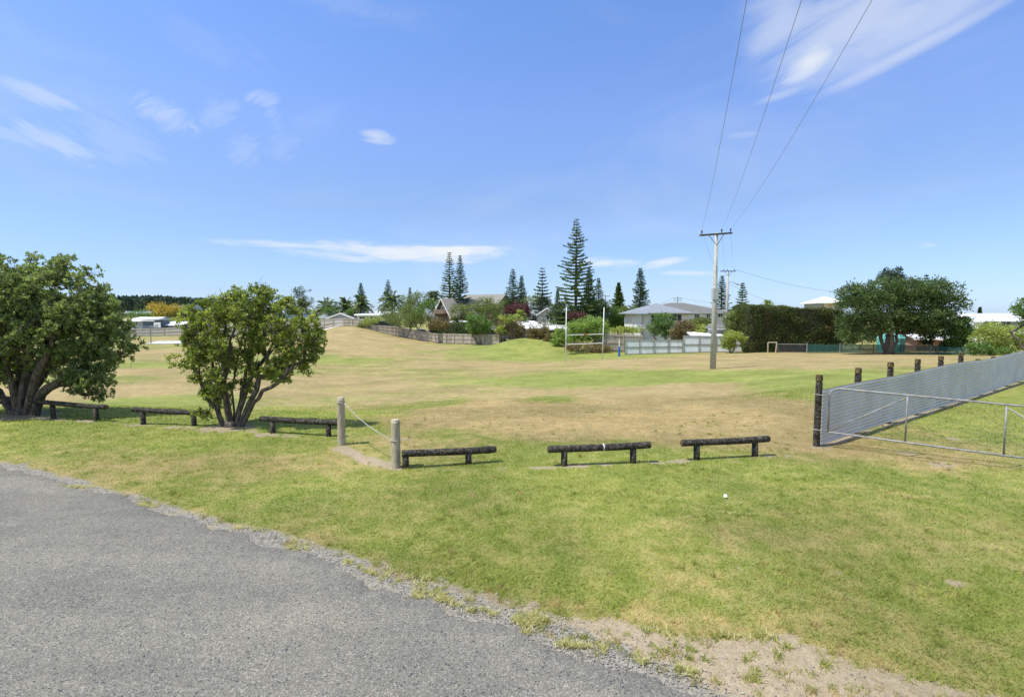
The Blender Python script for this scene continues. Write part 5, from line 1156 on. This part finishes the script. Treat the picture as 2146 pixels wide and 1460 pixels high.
# hedges: dense leaf shell over a twiggy core
def hedge(label, a, b_, th, ptA, ptB, mat, n, leaf, group='clipped hedges', rag=.05):
    """a, b_: (px, Y) front corners; tops ptA, ptB in photo heights"""
    A, B = gpt(*a), gpt(*b_); T = thing('hedge', label, 'hedge', (A+B)/2, group); d = B[:2]-A[:2]; L = np.linalg.norm(d); u = d/L; nv = np.array([u[1], -u[0]]); nv = nv if nv[1] < 0 else -nv
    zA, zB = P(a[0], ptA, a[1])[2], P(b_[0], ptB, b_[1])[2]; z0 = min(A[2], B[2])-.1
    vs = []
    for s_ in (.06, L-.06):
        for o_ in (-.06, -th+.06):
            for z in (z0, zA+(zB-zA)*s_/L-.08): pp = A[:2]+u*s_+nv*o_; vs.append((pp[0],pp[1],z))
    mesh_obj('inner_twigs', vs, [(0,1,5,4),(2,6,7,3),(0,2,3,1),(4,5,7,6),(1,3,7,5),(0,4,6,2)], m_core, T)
    rg = np.random.default_rng(n); Hh = max(zA,zB)-z0; areas = np.array([L*Hh, L*th, th*Hh, th*Hh, L*Hh*.3]); c_ = (areas/areas.sum()*n).astype(int); Pn, Nn = [], []
    for i, k in enumerate(c_):
        s_ = rg.random(k)*L; o_ = -rg.random(k)*th; v = rg.random(k)
        if i == 0: o_ = np.zeros(k); nn_ = np.tile([nv[0],nv[1],0],(k,1))
        if i == 1: v = np.ones(k); nn_ = np.tile([0,0,1.],(k,1))
        if i == 2: s_ = np.zeros(k); nn_ = np.tile([-u[0],-u[1],0],(k,1))
        if i == 3: s_ = np.full(k,L); nn_ = np.tile([u[0],u[1],0],(k,1))
        if i == 4: o_ = np.full(k,-th); nn_ = np.tile([-nv[0],-nv[1],0],(k,1))
        zt = zA+(zB-zA)*s_/L; bump = (vnoise(s_*1.0, v*Hh+o_, .9, 3)-.5)*.35*min(1, Hh/3)+rg.normal(size=k)*rag
        pp = A[:2]+u*s_[:,None]+nv*o_[:,None]; p3 = np.column_stack([pp, z0+(zt-z0)*v])+nn_*bump[:,None]
        # round the upper edges a little
        e = np.clip((v-.9)/.1, 0, 1)*(i in (0,2,3,4)); p3 = p3-nn_*(e*e*.18)[:,None]; Pn.append(p3); Nn.append(nn_)
    Pn = np.vstack(Pn); Nn = np.vstack(Nn); d_ = unit(Nn*.7+rg.normal(size=Pn.shape)*.6+np.array([0,0,.35])); tn_ = np.clip(rg.random(len(Pn))*.7+.5*(vnoise(Pn[:,0]*1.0, Pn[:,2]*1.0+Pn[:,1], .8, 6)-.3), 0, .82)
    rust = vnoise(Pn[:,0]*1.0, Pn[:,2]*.6+Pn[:,1]*.3, .5, 11) > .74; tn_ = np.where(rust & (rg.random(len(Pn)) > .5), 1.0, tn_)
    leaves('foliage', Pn-d_*leaf*.3, d_, leaf*(.7+.6*rg.random(len(Pn))), leaf*.45, tn_, mat, T)
hedge('tall dark clipped hedge like a wall behind the small goal and metal gate', (1568,62.5), (1765,64), 4.0, 641, 650, L_hedge2, 26000, .20)
hedge('low rounded bright green hedge behind the weathered fence', (900,109), (978,99.5), 2.2, 677, 678, L_hedge, 7000, .26, rag=.10)
hedge('short square topped hedge on the bank beside the white house', (1463,78), (1490,78), 2, 669, 669.5, L_hedge, 2500, .22)
# distant forest: reads as one mass
rg = np.random.default_rng(31); C_, D_, TT, LF = [], [], [], []
for k in range(520):
    azd = rg.uniform(-.74, -.47) if k < 430 else rg.uniform(-1.1, -.74); r = rg.uniform(430, 620); x, y = r*math.sin(azd), r*math.cos(azd); z = TZ(x, y); h = rg.uniform(11,17); w_ = rg.uniform(3.5,6)
    lim = P(300, 629+4*math.sin(azd*30)+rg.uniform(-3,3), 100); topang = (2.5+ (657-(629+3*math.sin(azd*23)))/F*y); h = max(6, min(h, topang+rg.uniform(-1.5,1.2)-z))
    m = 60; f = rg.random(m)**.8; a = rg.random(m)*6.28; rr3 = w_*(1-f*.75)*rg.random(m)**.4
    C_.append(np.column_stack([x+rr3*np.cos(a), y+rr3*np.sin(a), z+h*(.15+.85*f)])); D_.append(unit(np.column_stack([np.cos(a), np.sin(a), .8+rg.random(m)]))); TT.append(np.full(m, rg.random()*.9)); LF.append(np.full(m, 2.6))
o = leaves('forest', np.vstack(C_), np.vstack(D_), np.concatenate(LF), 1.7, np.concatenate(TT), L_forest, None); tag(o, kind='stuff')
